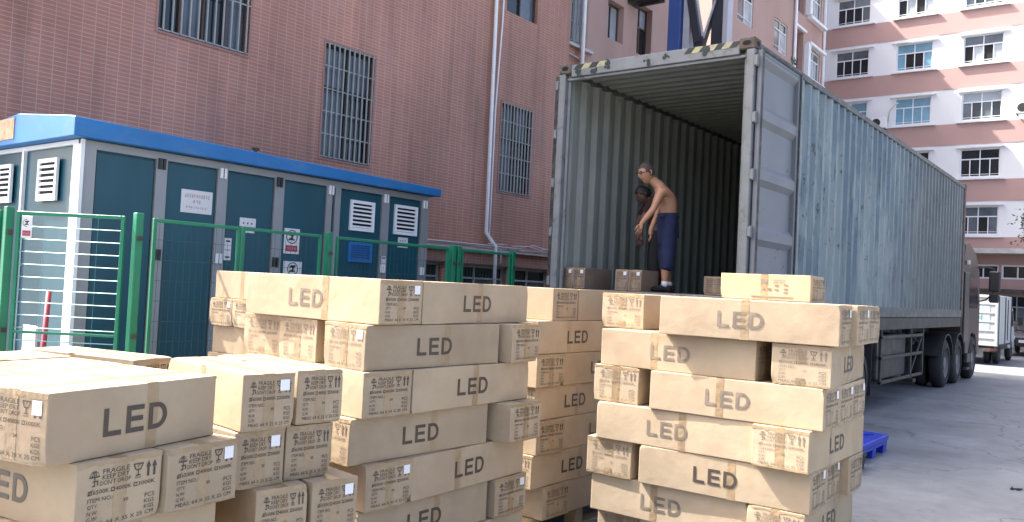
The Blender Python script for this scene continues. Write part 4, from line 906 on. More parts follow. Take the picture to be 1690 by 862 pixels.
def led_mesh(sh, face):
    m = MB(); w, h, t, b0 = .247, .086, .0175, .0155; cu = sh.L*.475 if face == 'front' else sh.L*.5; u0, v0 = cu-w/2, sh.H*.5-h/2-.002
    P = lambda pts: put_poly(m, sh, face, [(u0+a, v0+b) for a, b in pts])
    P([(0, 0), (t, 0), (t, h), (0, h)]); P([(t, 0), (.066, 0), (.066, b0), (t, b0)])
    a = .084; P([(a, 0), (a+t, 0), (a+t, h), (a, h)])
    for b, l in ((0, .069), (h/2-b0*.45, .064), (h-b0, .068)): P([(a+t, b), (a+l, b), (a+l, b+b0), (a+t, b+b0)])
    a = .171; P([(a, 0), (a+t, 0), (a+t, h), (a, h)])
    n = 14; cx, ro = a+.034, h/2; ri = ro-b0; rx, rix = .042, .042-t
    for s_ in (0, 1):
        b = 0 if s_ == 0 else h-b0; P([(a+t, b), (cx, b), (cx, b+b0), (a+t, b+b0)])
    for i in range(n):
        q0, q1 = -math.pi/2+math.pi*i/n, -math.pi/2+math.pi*(i+1)/n
        P([(cx+rix*math.cos(q0), h/2+ri*math.sin(q0)), (cx+rx*math.cos(q0), h/2+ro*math.sin(q0)), (cx+rx*math.cos(q1), h/2+ro*math.sin(q1)), (cx+rix*math.cos(q1), h/2+ri*math.sin(q1))])
    return m.mesh('led_lettering', M['print'])
def marks_mesh(sh, face, meas='MEAS: 64 X 35 X 25 CM'):
    m = MB(); W, H = sh.W, sh.H
    T = lambda s, a, b, c, d: put_text(m, sh, face, s, a*W, b*W, (1-d)*H, (1-c)*H)
    P = lambda pts: put_poly(m, sh, face, [(a*W, (1-b)*H) for a, b in pts])
    # umbrella
    c = (.195, .22); r = (.058, .095)
    for i in range(8):
        q0, q1 = math.pi*i/8, math.pi*(i+1)/8
        P([(c[0]+r[0]*math.cos(q0)*k, c[1]-r[1]*math.sin(q0)*k) if k == 1 else (c[0]+r[0]*.84*math.cos(q), c[1]-r[1]*.80*math.sin(q)) for k, q in ((1, q0), (1, q1), (0, q1), (0, q0))])
    P([(c[0]-r[0], c[1]+.008), (c[0]+r[0], c[1]+.008), (c[0]+r[0], c[1]-.012), (c[0]-r[0], c[1]-.012)])
    for a in (-.028, 0, .026): P([(c[0]+a-.004, c[1]), (c[0]+a+.004, c[1]), (c[0]+a*.4+.004, c[1]-.085), (c[0]+a*.4-.004, c[1]-.085)])
    P([(.193, .22), (.203, .22), (.203, .34), (.193, .34)]); P([(.17, .335), (.203, .335), (.203, .352), (.17, .352)]); P([(.175, .27), (.235, .27), (.235, .288), (.175, .288)]); P([(.225, .27), (.238, .27), (.238, .34), (.225, .34)])
    T('FRAGILE', .29, .60, .125, .195); T('KEEP DRY', .285, .60, .21, .275); T("DON'T DROP", .26, .62, .29, .355)
    # goblet
    g = .705
    P([(g-.06, .13), (g+.06, .13), (g+.06, .148), (g-.06, .148)]); P([(g-.06, .148), (g-.045, .148), (g-.025, .22), (g-.038, .22)]); P([(g+.06, .148), (g+.045, .148), (g+.025, .22), (g+.038, .22)]); P([(g-.038, .215), (g+.038, .215), (g+.025, .235), (g-.025, .235)])
    P([(g-.006, .235), (g+.006, .235), (g+.006, .30), (g-.006, .30)]); P([(g-.03, .30), (g+.03, .30), (g+.03, .315), (g-.03, .315)]); P([(g+.006, .15), (g+.016, .15), (g-.006, .195), (g-.014, .185)]); T('oo', g-.035, g+.035, .325, .355)
    for a in (.80, .875):
        P([(a, .21), (a+.03, .115), (a+.06, .21)]); P([(a+.017, .21), (a+.043, .21), (a+.043, .35), (a+.017, .35)])
    # colour temperature line with boxes
    def sq(a, b):
        for q in ((a, a+.045, .405, .417), (a, a+.045, .453, .465), (a, a+.008, .417, .453), (a+.037, a+.045, .417, .453)): P([(q[0], q[2]), (q[1], q[2]), (q[1], q[3]), (q[0], q[3])])
        if b: P([(a-.005, .47), (a+.01, .455), (a+.062, .385), (a+.05, .385)]); P([(a-.005, .47), (a+.004, .425), (a+.012, .425), (a+.008, .47)])
    sq(.13, 1); T('6500K', .185, .37, .405, .465); sq(.39, 0); T('4000K', .445, .63, .405, .465); sq(.655, 0); T('3000K', .71, .92, .405, .465)
    T('ITEM NO.:', .13, .42, .515, .575); T('QTY:', .13, .25, .605, .665); T('PCS', .80, .92, .60, .665); T('N.W:', .13, .25, .695, .75); T('KGS', .80, .92, .69, .75)
    T('G.W:', .13, .25, .775, .835); T('KGS', .80, .92, .775, .835); T(meas, .13, .92, .86, .92); T('30', .54, .60, .60, .65)
    return m.mesh('shipping_marks', M['print'])
def tape_mesh(sh, seed):
    m = MB(); rr = random.Random(seed); L, W, H = sh.L, sh.W, sh.H; t = .024
    for f in ('top', 'bottom'):
        vs = []
        for i in range(15):
            for j in (0, 1): vs.append(on_face(sh, f, L*i/14, W/2+(j*2-1)*t, .0006))
        m._add(vs, [(2*i, 2*i+1, 2*i+3, 2*i+2) for i in range(14)])
    for f in ('start', 'finish'):
        full = rr.random() < .8
        if full: band(m, sh, f, W/2-t, W/2+t, 0, H, 10, .0006, .0009, 2)
        else: band(m, sh, f, W/2-t, W/2+t, H*.55, H, 6, .0006, .0009, 2); band(m, sh, f, W/2-t, W/2+t, 0, H*.2, 4, .0006, .0009, 2)
        # wrinkled edge tape along the top (and sometimes the side) of the end
        e = rr.uniform(.012, .022); vs = []
        for i in range(17):
            u = W*i/16; vs.append(on_face(sh, f, u, H-.001, .0009)); vs.append(on_face(sh, f, u, H-e*rr.uniform(.7, 1.25), .0007+abs(rr.gauss(0, .0007))))
        m._add(vs, [(2*i, 2*i+1, 2*i+3, 2*i+2) for i in range(16)])
        e = rr.uniform(.006, .014); vs = []
        for i in range(13):
            u = W*i/12; vs.append(on_face(sh, f, u, .001, .0009)); vs.append(on_face(sh, f, u, e*rr.uniform(.6, 1.3), .0007+abs(rr.gauss(0, .0006))))
        m._add(vs, [(2*i, 2*i+1, 2*i+3, 2*i+2) for i in range(12)])
    return m.mesh('tape', M['tape'])
def girth_mesh(sh, tf):
    m = MB(); L, W, H = sh.L, sh.W, sh.H; u = L*tf; t = .022
    for f in ('front', 'back'):
        uu = u if f == 'front' else L-u; band(m, sh, f, uu-t, uu+t, 0, H, 8, .0005, .0006, 2)
    for f in ('top', 'bottom'):
        vs = []
        for i in range(7):
            for j in (0, 1): vs.append(on_face(sh, f, u+(j*2-1)*t, W*i/6, .0009))
        m._add(vs, [(2*i, 2*i+1, 2*i+3, 2*i+2) for i in range(6)])
    return m.mesh('tape_band', M['tape'])
def sticker_mesh(sh, face):
    m = MB(); W, H = sh.W, sh.H; a, b = W-.062, W-.022; c, d = H-.066, H-.024
    if face: band(m, sh, face, a, b, c, d, 2, .0026, .0002, 2)
    return m.mesh('sticker', M['sticker'])
_kinds = {}
def kind(L, W, H, var, matn='card'):
    key = (L, W, H, var, matn)
    if key not in _kinds:
        sh = CartonShape(L, W, H, hash((round(L*100), round(W*100), var)) % 99991)
        tf = [.50, .37, .43, .57, .62][var % 5]
        body = carton_mesh(sh); body.materials.append(M[matn])
        for me, nm in ((body, 'carton'),): me.transform(Matrix.Translation((-L/2, -W/2, 0)))
        parts = []
        if matn == 'card':
            meas = 'MEAS: 64 X 35 X 25 CM' if W > .25 else 'MEAS: 64 X 25 X 25 CM'
            parts = [('led_lettering', led_mesh(sh, 'front')), ('led_lettering', led_mesh(sh, 'back')), ('shipping_marks', marks_mesh(sh, 'start', meas)), ('shipping_marks', marks_mesh(sh, 'finish', meas)), ('tape', tape_mesh(sh, var)), ('tape_band', girth_mesh(sh, tf))]
        else:
            parts = [('shipping_marks', marks_mesh(sh, 'start')), ('tape', tape_mesh(sh, var))]
        st = {f: sticker_mesh(sh, f) for f in ('start', 'finish')}
        for _, me in parts: me.transform(Matrix.Translation((-L/2, -W/2, 0)))
        for me in st.values(): me.transform(Matrix.Translation((-L/2, -W/2, 0)))
        _kinds[key] = (body, parts, st)
    return _kinds[key]
NC = [0]
def carton(N, typ, th, ztop, L, W, label, group, sticker=False, var=None, H=CH, matn='card', plain=None, worn=False):  # worn: lettering takes the print colour with sun glare painted in
    """N = near right bottom corner on plan; X cartons lie along local x, Y cartons along local y"""
    NC[0] += 1; var = NC[0] % 5 if var is None else var
    body, parts, st = kind(L, W, H, var, matn)
    X = Vector((math.cos(th), math.sin(th), 0)); Y = Vector((-math.sin(th), math.cos(th), 0)); N = Vector((N[0], N[1], 0))
    c = N-X*L/2+Y*W/2 if typ == 'X' else N-X*W/2+Y*L/2
    a = th if typ == 'X' else th+math.pi/2
    o = link('carton', body, None, (c.x, c.y, ztop-H), a); tag(o, label, 'carton', group)
    for i, (nm, me) in enumerate(parts):
        if plain and nm == 'led_lettering' and (plain == 'both' or i == {'front': 0, 'back': 1}[plain]): continue
        c_ = link(nm, me, o)
        if (worn and nm == 'led_lettering') or (typ == 'Y' and nm == 'shipping_marks' and i == 2 and group[:14] in ('cartons of the',) and ('right' in group or 'middle' in group)): c_.material_slots[0].link = 'OBJECT'; c_.material_slots[0].material = M['print_glare_pale']  # sunward print gets the glare-paled colour
    if sticker:
        f = sticker if isinstance(sticker, str) else ('finish' if typ == 'X' else 'start')
        link('sticker', st[f], o)
    return o
BX = {
'r1a': ('Y',-2.454,4.501,-.0214,1.634),'r1b': ('X',-1.240,4.297,.0955,1.634),'r2a': ('X',-1.665,4.299,-.0061,1.419),'r2b': ('Y',-1.279,4.313,.1,1.419),
'r3a': ('Y',-2.357,4.3,.019,1.205),'r3b': ('X',-1.304,4.298,.043,1.205),'r4a': ('X',-1.65,4.288,.0265,.99),'r4b': ('Y',-1.354,4.251,-.0067,.99),
'r5a': ('Y',-2.375,4.284,.0104,.776),'r5b': ('X',-1.36,4.31,.0442,.776),'r6a': ('X',-1.685,4.317,.0239,.561),'r6b': ('Y',-1.38,4.302,.03,.561),
'm1a': ('X',-2.835,2.684,.0567,1.649),'m1b': ('Y',-2.849,2.985,.0701,1.649),'m2a': ('Y',-3.57,2.695,.0425,1.434),'m2b': ('Y',-3.252,2.67,-.0114,1.434),'m2c': ('Y',-2.866,2.637,-.0256,1.434),
'm2d': ('X',-2.79,3.646,.0815,1.434),'m3a': ('X',-2.837,2.614,-.0376,1.22),'m3b': ('Y',-2.824,2.92,.0151,1.22),'m4a': ('Y',-2.877,2.58,-.028,1.005),'m4b': ('X',-2.746,3.607,.0504,1.005),
'm5a': ('X',-2.83,2.650,-.0225,.791),'m5b': ('Y',-2.829,2.952,.0453,.791),'m6b': ('X',-2.847,3.632,.0426,.576),'m6a': ('Y',-2.855,2.634,.0152,.576),
'b1a': ('X',-3.103,4.473,.0178,1.645),'b2a': ('Y',-3.107,4.323,-.0183,1.431),'b3a': ('X',-3.098,4.322,-.0282,1.216),'b4a': ('Y',-3.118,4.339,-.0183,1.002),'b5a': ('X',-3.089,4.337,-.0459,.787),'b6a': ('Y',-3.105,4.322,-.0183,.573),'b7a': ('X',-3.089,4.441,-.0143,.358),
'l1': ('Y',-2.498,1.098,.2435,1.275),'l2a': ('X',-2.492,1.188,.1711,1.06),'l2b': ('X',-2.526,1.495,.1713,1.06),'l1e': ('X',-2.634,1.836,-.126,1.275),'l1f': ('X',-2.645,2.09,-.097,1.275),
'l2c': ('X',-2.649,1.827,-.0401,1.06),'l2d': ('X',-2.651,2.055,-.0648,1.06),'l3g': ('X',-2.603,1.9,-.1322,.846),'l3h': ('X',-2.571,2.132,-.1088,.846)}
GR = {'r': 'cartons of the right stack', 'm': 'cartons of the middle stack', 'b': 'cartons of the stack behind the middle one', 'l': 'cartons of the low left pile', 'k': 'cartons of the far left stack'}
NTH = ['top', 'second', 'third', 'fourth', 'fifth', 'sixth', 'lowest']
PLAIN = {'l1e': 'front', 'l2c': 'front', 'l3g': 'front', 'l2b': 'front'}
def put(k, label, sticker=False, var=None, dims=None):
    ty, x, y, th, z = BX[k]; L, W = dims or (.956, .298)
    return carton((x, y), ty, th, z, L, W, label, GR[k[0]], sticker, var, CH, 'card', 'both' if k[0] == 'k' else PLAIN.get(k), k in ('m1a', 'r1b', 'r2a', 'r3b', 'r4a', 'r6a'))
def off(k, new, dx, dy, dth=0):
    ty, x, y, th, z = BX[k]; X = Vector((math.cos(th), math.sin(th))); Y = Vector((-math.sin(th), math.cos(th)))
    P = Vector((x, y))+X*dx+Y*dy; BX[new] = (ty, P.x, P.y, th+dth, z)
# ---- right stack
put('r1a', 'carton with its end facing us, left of the top layer, right stack', var=0)
put('r1b', 'long carton with faint LED lettering, front of the top layer of the right stack', 'finish', 0)
put('r2a', 'long LED carton at the left of the second layer of the right stack', False, 1)
put('r2b', 'carton end right of the dark gap in the second layer of the right stack', False, 0)
put('r3a', 'carton end at the left of the third layer of the right stack', False, 3)
put('r3b', 'long LED carton at the front of the third layer of the right stack', 'finish', 2)
put('r4a', 'long LED carton at the left of the fourth layer of the right stack', False, 3)
put('r4b', 'bright carton end with LED on its side, fourth layer of the right stack', False, 1)
put('r5a', 'dented carton end at the left of the fifth layer of the right stack', False, 2)
put('r5b', 'long LED carton half in shadow, front of the fifth layer of the right stack', 'finish', 3)
put('r6a', 'long LED carton at the left of the sixth layer of the right stack', False, 2)
put('r6b', 'carton cut by the lower picture edge, right of the sixth layer of the right stack', False, 4)
off('r1b', 'r1c', .03, .303, -.03); off('r1b', 'r1d', .035, .606, -.05)
put('r1c', 'second carton end stepping out to the right at the top of the right stack', 'finish', 4); put('r1d', 'rearmost carton end stepping out to the right at the top of the right stack', False, 1)
off('r3b', 'r3c', .0, .300, -.01); off('r3b', 'r3d', -.005, .600, -.02)
put('r3c', 'middle of three carton ends on the right side, third layer, right stack', 'finish', 4); put('r3d', 'rear of three carton ends on the right side, third layer, right stack', 'finish', 1)
off('r5b', 'r5c', -.002, .300, -.005); off('r5b', 'r5d', .045, .605, -.02)
put('r5c', 'middle carton end with white sticker on the right side, fifth layer, right stack', 'finish', 0); put('r5d', 'rear carton end sticking out on the right side, fifth layer, right stack', False, 3)
BX['r7a'] = ('Y', -2.33, 4.37, .02, .347); BX['r7b'] = ('X', -1.36, 4.345, .03, .347)
put('r7a', 'carton end cut by the lower picture edge at the left of the right stack', False, 1); put('r7b', 'long carton at the very bottom front of the right stack', False, 4)
off('r7b', 'r7c', 0, .30); off('r7b', 'r7d', 0, .60); put('r7c', 'bottom layer carton in the middle of the right stack', False, 2); put('r7d', 'bottom layer carton at the rear of the right stack', False, 0)
for j, r_ in enumerate(('r2a', 'r4a', 'r6a')):
    off(r_, r_+'m', -.03, .302, .01); off(r_, r_+'b', -.01, .605, .0)
    put(r_+'m', 'middle carton behind the front LED carton in the %s layer of the right stack' % NTH[1+2*j], False, 0); put(r_+'b', 'rear carton behind the front LED carton in the %s layer of the right stack' % NTH[1+2*j], False, 4)
o = carton((-1.62, 5.0), 'X', .02, 1.795, .56, .30, 'small flat brown carton wrapped in tape lying on top of the right stack', GR['r'], False, 0, .158, 'card')
for c in list(o.children):
    if c.name.startswith('led'): bpy.data.objects.remove(c)
_sh = CartonShape(.56, .30, .158, hash((56, 30, 0)) % 99991); _m = MB()
for i, s in enumerate(('FRAGILE', 'KEEP DRY')): put_text(_m, _sh, 'front', s, .335, .41, .118-.014*i, .127-.014*i)
for q in ((.26, .30, .10, .13), (.30, .325, .06, .075), (.345, .37, .085, .095), (.345, .37, .06, .07), (.40, .425, .09, .1), (.40, .425, .065, .075), (.40, .425, .045, .055), (.27, .29, .06, .07), (.20, .46, .016, .024)): put_poly(_m, _sh, 'front', [(q[0], q[2]), (q[1], q[2]), (q[1], q[3]), (q[0], q[3])])
_me = _m.mesh('shipping_marks', M['print_glare_pale']); _me.transform(Matrix.Translation((-.28, -.15, 0))); link('shipping_marks', _me, o)
# ---- middle stack
put('m1a', 'brightly sunlit long LED carton across the top left of the middle stack', 'finish', 4)
put('m1b', 'shaded LED carton at the top right of the middle stack', False, 0)
put('m2a', 'leftmost carton end with a triangular shadow in the second layer of the middle stack', False, 0)
put('m2b', 'second carton end from the left in the second layer of the middle stack', False, 1)
put('m2c', 'carton with end and LED side both showing, second layer of the middle stack', 'start', 3)
put('m2d', 'carton end sticking out at the right of the second layer of the middle stack', False, 2)
put('m3a', 'carton end next to the bright left pile in the third layer of the middle stack', False, 4)
put('m3b', 'LED carton in the third layer of the middle stack', False, 0)
put('m4a', 'LED carton with a bright left end in the fourth layer of the middle stack', False, 3)
put('m4b', 'carton end sticking out at the right of the fourth layer of the middle stack', False, 0)
put('m5a', 'carton end with a white sticker in the fifth layer of the middle stack', 'finish', 2)
put('m5b', 'LED carton in the fifth layer of the middle stack', False, 1)
put('m6b', 'carton end sticking out at the right of the sixth layer of the middle stack', 'finish', 3)
put('m6a', 'LED carton in the sixth layer of the middle stack, cut by the picture edge', False, 3)
for a, nm in (('m1b', 'top'), ('m3b', 'third'), ('m5b', 'fifth')):
    off(a, a+'x', -.302, .01, 0); off(a, a+'y', -.606, -.01, .0)
    put(a+'x', 'inner carton behind the %s layer LED carton of the middle stack' % nm, False, 2); put(a+'y', 'far side carton of the %s layer of the middle stack' % nm, False, 1)
for a, nm in (('m4a', 'fourth'), ('m6a', 'sixth')):
    off(a, a+'x', -.302, .01, 0); off(a, a+'y', -.606, -.01, .0)
    put(a+'x', 'inner carton left of the LED carton in the %s layer of the middle stack' % nm, False, 2); put(a+'y', 'far left carton of the %s layer of the middle stack' % nm, False, 1)
BX['m7a'] = ('X', -2.85, 2.66, 0, .361); BX['m7b'] = ('Y', -2.85, 2.97, .02, .361); off('m7b', 'm7bx', -.302, 0); off('m7b', 'm7by', -.606, 0)
for a, nm in (('m7a', 'front carton'), ('m7b', 'right carton'), ('m7bx', 'inner carton'), ('m7by', 'far side carton')): put(a, nm+' of the lowest layer of the middle stack')
# ---- stack behind
off('b1a', 'b1b', 0, .30)
BX['b1b'] = ('Y', -3.10, 4.775, .03, 1.645)
put('b1a', 'carton end at the top left of the stack behind the middle one', False, 4); put('b1b', 'LED carton at the top right of the stack behind the middle one', False, 1)
put('b2a', 'LED carton in the second layer of the stack behind the middle one', False, 1); put('b3a', 'carton end in the third layer of the stack behind the middle one', False, 2)
put('b4a', 'LED carton in the fourth layer of the stack behind the middle one', False, 0); put('b5a', 'carton end in the fifth layer of the stack behind the middle one', False, 3)
put('b6a', 'LED carton in the sixth layer of the stack behind the middle one', False, 3); put('b7a', 'carton end in the lowest layer of the stack behind the middle one', False, 0)
for a, y in (('b3a', 4.63), ('b5a', 4.645), ('b7a', 4.745)):
    z = BX[a][4]; BX[a+'r'] = ('Y', -3.10, y, -.01, z); off(a+'r', a+'s', -.302, 0); off(a+'r', a+'t', -.604, 0)
    nm = {'b3a': 'third', 'b5a': 'fifth', 'b7a': 'lowest'}[a]
    put(a+'r', 'LED carton beside the %s layer end carton of the stack behind the middle one' % nm); put(a+'s', 'inner carton of the %s layer of the stack behind the middle one' % nm); put(a+'t', 'far side carton of the %s layer of the stack behind the middle one' % nm)
for a in ('b2a', 'b4a', 'b6a'):
    nm = {'b2a': 'second', 'b4a': 'fourth', 'b6a': 'sixth'}[a]; z = BX[a][4]
    off(a, a+'s', -.302, 0); off(a, a+'t', -.604, 0); BX[a+'r'] = ('X', -3.09, 5.29, -.01, z)
    put(a+'s', 'inner front carton of the %s layer of the stack behind the middle one' % nm); put(a+'t', 'far left front carton of the %s layer of the stack behind the middle one' % nm); put(a+'r', 'rear carton across the %s layer of the stack behind the middle one' % nm)
off('b1b', 'b1c', -.302, 0); off('b1b', 'b1d', -.604, 0); put('b1c', 'inner carton of the top layer of the stack behind the middle one'); put('b1d', 'far side carton of the top layer of the stack behind the middle one')
# ---- far left stack (seen between the middle stack and the fence)
for i, z in enumerate([1.652-.2145*k for k in range(7)]):
    if i % 2 == 0:
        BX['k%da' % i] = ('X', -4.965, 3.82, .0, z); put('k%da' % i, ['plain long carton at the top of the far left stack', '', 'plain long carton in the third layer of the far left stack', '', 'long carton in the fifth layer of the far left stack', '', 'long carton in the lowest layer of the far left stack'][i])
        BX['k%db' % i] = ('X', -4.965, 4.12, .0, z); put('k%db' % i, 'carton behind the front one in the %s layer of the far left stack' % NTH[i])
        BX['k%dc' % i] = ('X', -4.965, 4.42, .0, z); put('k%dc' % i, 'rear carton of the %s layer of the far left stack' % NTH[i])
    else:
        for j in range(3):
            BX['k%d%d' % (i, j)] = ('Y', -5.63+.304*j-.012*(i == 1), 3.79, .0, z)
            put('k%d%d' % (i, j), ('%s carton end of the %s layer of the far left stack' % (['left', 'middle', 'right'][j], NTH[i])), 'start' if (i, j) == (1, 0) else False)
# ---- low left pile
S1, S2 = (.66, .298), (.66, .214)
put('l1', 'large LED carton lying topmost at the near left corner of the low pile', 'start', 3, S1)
put('l2a', 'carton with FRAGILE end and LED side under the large topmost LED carton', False, 1, S1)
put('l2b', 'carton end with a white sticker under the right end of the large topmost LED carton', 'finish', 2, S1)
put('l1e', 'sunlit carton end with sticker right of the large LED carton, low left pile', 'finish', 0, S2)
put('l1f', 'rightmost carton end without a sticker in the top layer of the low left pile', False, 1, S2)
put('l2c', 'carton end with a white sticker, second layer of the low left pile', 'finish', 3, S2)
put('l2d', 'rightmost carton end in the second layer of the low left pile', False, 4, S2)
put('l3g', 'carton end cut by the picture edge, third layer of the low left pile', False, 2, S2)
put('l3h', 'rightmost carton end with a white sticker, third layer of the low left pile', 'finish', 0, S2)
BX['l3a'] = ('Y', -2.52, 1.10, .17, .846); put('l3a', 'LED carton at the lower picture edge under the FRAGILE carton of the low left pile', False, 0, S1)
off('l3a', 'l3b', -.30, -.02); put('l3b', 'carton left of the lower LED carton in the third layer of the low left pile', False, 2, S1)
off('l1', 'l1b', -.302, .01, -.01); put('l1b', 'bright carton beside the large topmost LED carton, far side of it', False, 1, S1)
BX['l1i'] = ('X', -2.68, 2.325, -.05, 1.262); BX['l1j'] = ('Y', -3.13, 1.06, .20, 1.262); BX['l1m'] = ('Y', -3.435, 1.0, .19, 1.266); BX['l1g'] = ('X', -3.34, 1.80, .24, 1.264)
put('l1g', 'sunlit carton lying askew at the far left corner of the low left pile', False, 2, S2)
put('l1j', 'sunlit carton top at the left picture edge of the low left pile', False, 0, S1)
put('l1m', 'outermost sunlit carton top on the far side of the low left pile', False, 3, S1)
# what carries the pile
for lay in range(1, 6):
    z = 1.275-.2145*lay
    for nm, x, y, ty in (('near inner', -3.14, 1.07, 'Y'), ('near outer', -3.445, 1.01, 'Y'), ('far corner', -3.34, 1.80, 'X')):
        k_ = 'lx%d%s' % (lay, nm); BX[k_] = (ty, x, y, (.24 if nm == 'far corner' else -.05) if ty == 'X' else .18, z-.012)
        if z > .2: put(k_, '%s carton, %s layer inside the low left pile' % (nm, NTH[lay]), False, None, S2 if ty == 'X' else S1)
for lay in (3, 4):
    z = 1.275-.2145*lay
    for nm, (ty, x, y, th), d in (('near right', ('X', -2.5, 1.19, .15), S1), ('second right', ('X', -2.53, 1.50, .15), S1), ('third right', ('X', -2.62, 1.86, -.08), S2), ('fourth right', ('X', -2.62, 2.09, -.08), S2)):
        k_ = 'ly%d%s' % (lay, nm); BX[k_] = (ty, x, y, th, z-.004); put(k_, '%s carton of the %s layer at the foot of the low left pile' % (nm, NTH[lay]), False, None, d)

# ---- pallets below the stacks
def wpal(x0, x1, y0, y1, h, rz, label):
    t = thing('wooden_pallet', label, 'pallet', ((x0+x1)/2, (y0+y1)/2, 0), 'wooden pallets under the carton stacks'); q = Part(t); m = MB(); n = 7
    for i in range(n): a = y0+(y1-y0-.1)*i/(n-1); m.box((x0, a, h-.022), (x1, a+.1, h))
    q.add('deck', m, M['wood']); m = MB()
    for x in (x0, (x0+x1)/2-.045, x1-.09):
        for y in (y0, (y0+y1)/2-.045, y1-.09): m.box((x, y, .02), (x+.09, y+.09, h-.022))
        m.box((x, y0, 0), (x+.09, y1, .02))
    q.add('block', m, M['wood'])
wpal(-2.62, -1.38, 4.33, 5.5, .131, 0, 'wooden pallet under the right stack'); wpal(-4.05, -2.9, 2.62, 3.9, .146, 0, 'wooden pallet under the middle stack')
wpal(-4.3, -3.15, 4.4, 5.55, .143, 0, 'wooden pallet under the stack behind the middle one'); wpal(-5.9, -5.0, 3.85, 4.7, .150, 0, 'wooden pallet under the far left stack'); wpal(-4.6, -2.7, 1.2, 2.4, .19, 0, 'wooden pallet under the low left pile')

m = MB(); rr = random.Random(4)
for k in range(5): m.tube([(-.98+rr.uniform(-.05, .05), 9.0+rr.uniform(-.04, .04), .006), (-.98+rr.uniform(-.06, .06), 9.0+rr.uniform(-.06, .06), .012)], .007, 5)
tag(m.build('scrap', M['black_cloth']), 'small dark scrap lying alone on the open concrete at lower right', 'litter')
# ---- cartons on the container floor
FG = 'cartons on the container floor'
def fc(x, y, L, W, label, H=.245, st='start'):
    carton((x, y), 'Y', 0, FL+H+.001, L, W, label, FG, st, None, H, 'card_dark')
fc(-5.535, 8.36, .62, .165, 'leftmost grey ended carton on the container floor'); fc(-5.367, 8.36, .62, .165, 'second grey ended carton from the left on the container floor')
fc(-4.86, 8.5, .42, .17, 'left carton of the pair at the feet of the bare chested man'); fc(-4.685, 8.5, .42, .17, 'right carton of the pair at the feet of the bare chested man')
fc(-3.70, 8.6, .35, .26, 'single dark carton near the right door post on the container floor', .20, False)

# ------------------------------------------------------------------ people
def skin_mesh(V, E, root, sub=2):
    me = bpy.data.meshes.new('sk'); keys = list(V); ix = {k: i for i, k in enumerate(keys)}
    me.from_pydata([V[k][0] for k in keys], [(ix[a], ix[b]) for a, b in E], [])
    o = bpy.data.objects.new('sk', me); COL.objects.link(o); o.modifiers.new('s', 'SKIN')
    for i, k in enumerate(keys):
        r = V[k][1]; r = (r, r) if not isinstance(r, tuple) else r
        me.skin_vertices[0].data[i].radius = r; me.skin_vertices[0].data[i].use_root = (k == root)
    s = o.modifiers.new('u', 'SUBSURF'); s.levels = sub; s.render_levels = sub
    dg = bpy.context.evaluated_depsgraph_get(); dg.update(); out = bpy.data.meshes.new_from_object(o.evaluated_get(dg))
    vs = [tuple(v.co) for v in out.vertices]; fs = [tuple(p.vertices) for p in out.polygons]
    bpy.data.objects.remove(o); bpy.data.meshes.remove(me); bpy.data.meshes.remove(out)
    return vs, fs
def chain(V, E, pts, prev=None, tag_=''):
    for i, (p, r) in enumerate(pts):
        k = tag_+str(i); V[k] = (p, r)
        if prev: E.append((prev, k))
        prev = k
    return prev
def head_mesh(c, face, up, hs=1.0):
    """ellipsoid skull shaped with jaw, brow, nose, lips and ears; face = forward direction"""
    f = Vector(face).normalized(); u = (Vector(up)-f*Vector(up).dot(f)).normalized(); s = f.cross(u)
    m = MB(); nu, nv = 28, 22; vs = []
    for j in range(nv+1):
        ph = math.pi*j/nv
        for i in range(nu):
            th = 2*math.pi*i/nu; x, y, z = math.sin(ph)*math.cos(th), math.sin(ph)*math.sin(th), math.cos(ph)   # x forward y side z up
            w = .074; d = .092; h = .116
            if z < 0: w *= 1-.30*(-z)**1.3*(1 if x > -.2 else .6); d *= 1-.12*(-z)**2 if x > 0 else 1-.45*(-z)
            X, Y, Z = x*d, y*w, z*h
            fr = max(0, x)
            X += .020*math.exp(-((Y/.013)**2+((Z+.012)/.020)**2))*fr + .007*math.exp(-((Y/.012)**2+((Z-.012)/.02)**2))*fr
            X -= .009*math.exp(-(((abs(Y)-.030)/.016)**2+((Z-.014)/.012)**2))*fr
            X += .005*math.exp(-((Y/.05)**2+((Z-.036)/.012)**2))*fr + .006*math.exp(-((Y/.022)**2+((Z+.050)/.008)**2))*fr + .008*math.exp(-((Y/.022)**2+((Z+.095)/.02)**2))*fr
            vs.append(Vector(c)+(f*X+s*Y+u*Z)*hs)
    fs = [(j*nu+i, j*nu+(i+1) % nu, (j+1)*nu+(i+1) % nu, (j+1)*nu+i) for j in range(nv) for i in range(nu)]
    m._add(vs, fs)
    for sg in (-1, 1):
        e = Vector(c)+(f*-.005+s*sg*.072+u*.0)*hs; m.tube([e+u*.028*hs+s*sg*.004, e+u*.012*hs+s*sg*.014-f*.01, e-u*.012*hs+s*sg*.01-f*.004, e-u*.026*hs], [.007, .010, .009, .005], 6)
    return m, f, s, u
def hair_mesh(c, f, s, u, hs=1.0, thick=.006, low=.25):
    m = MB(); nu, nv = 28, 12; vs = []
    for j in range(nv+1):
        for i in range(nu):
            th = 2*math.pi*i/nu; lim = math.radians(58 if math.cos(th) > .55 else (80 if math.cos(th) > 0 else 108)); ph = lim*j/nv
            x, y, z = math.sin(ph)*math.cos(th), math.sin(ph)*math.sin(th), math.cos(ph); t = thick*(1 if j < nv else .1)
            vs.append(Vector(c)+(f*x*(.092+t)+s*y*(.074+t)+u*z*(.116+t))*hs)
    m._add(vs, [(j*nu+i, j*nu+(i+1) % nu, (j+1)*nu+(i+1) % nu, (j+1)*nu+i) for j in range(nv) for i in range(nu)]); return m
RR, FF, ZZ = Vector((.791, .612, 0)), Vector((-.612, .791, 0)), Vector((0, 0, 1))
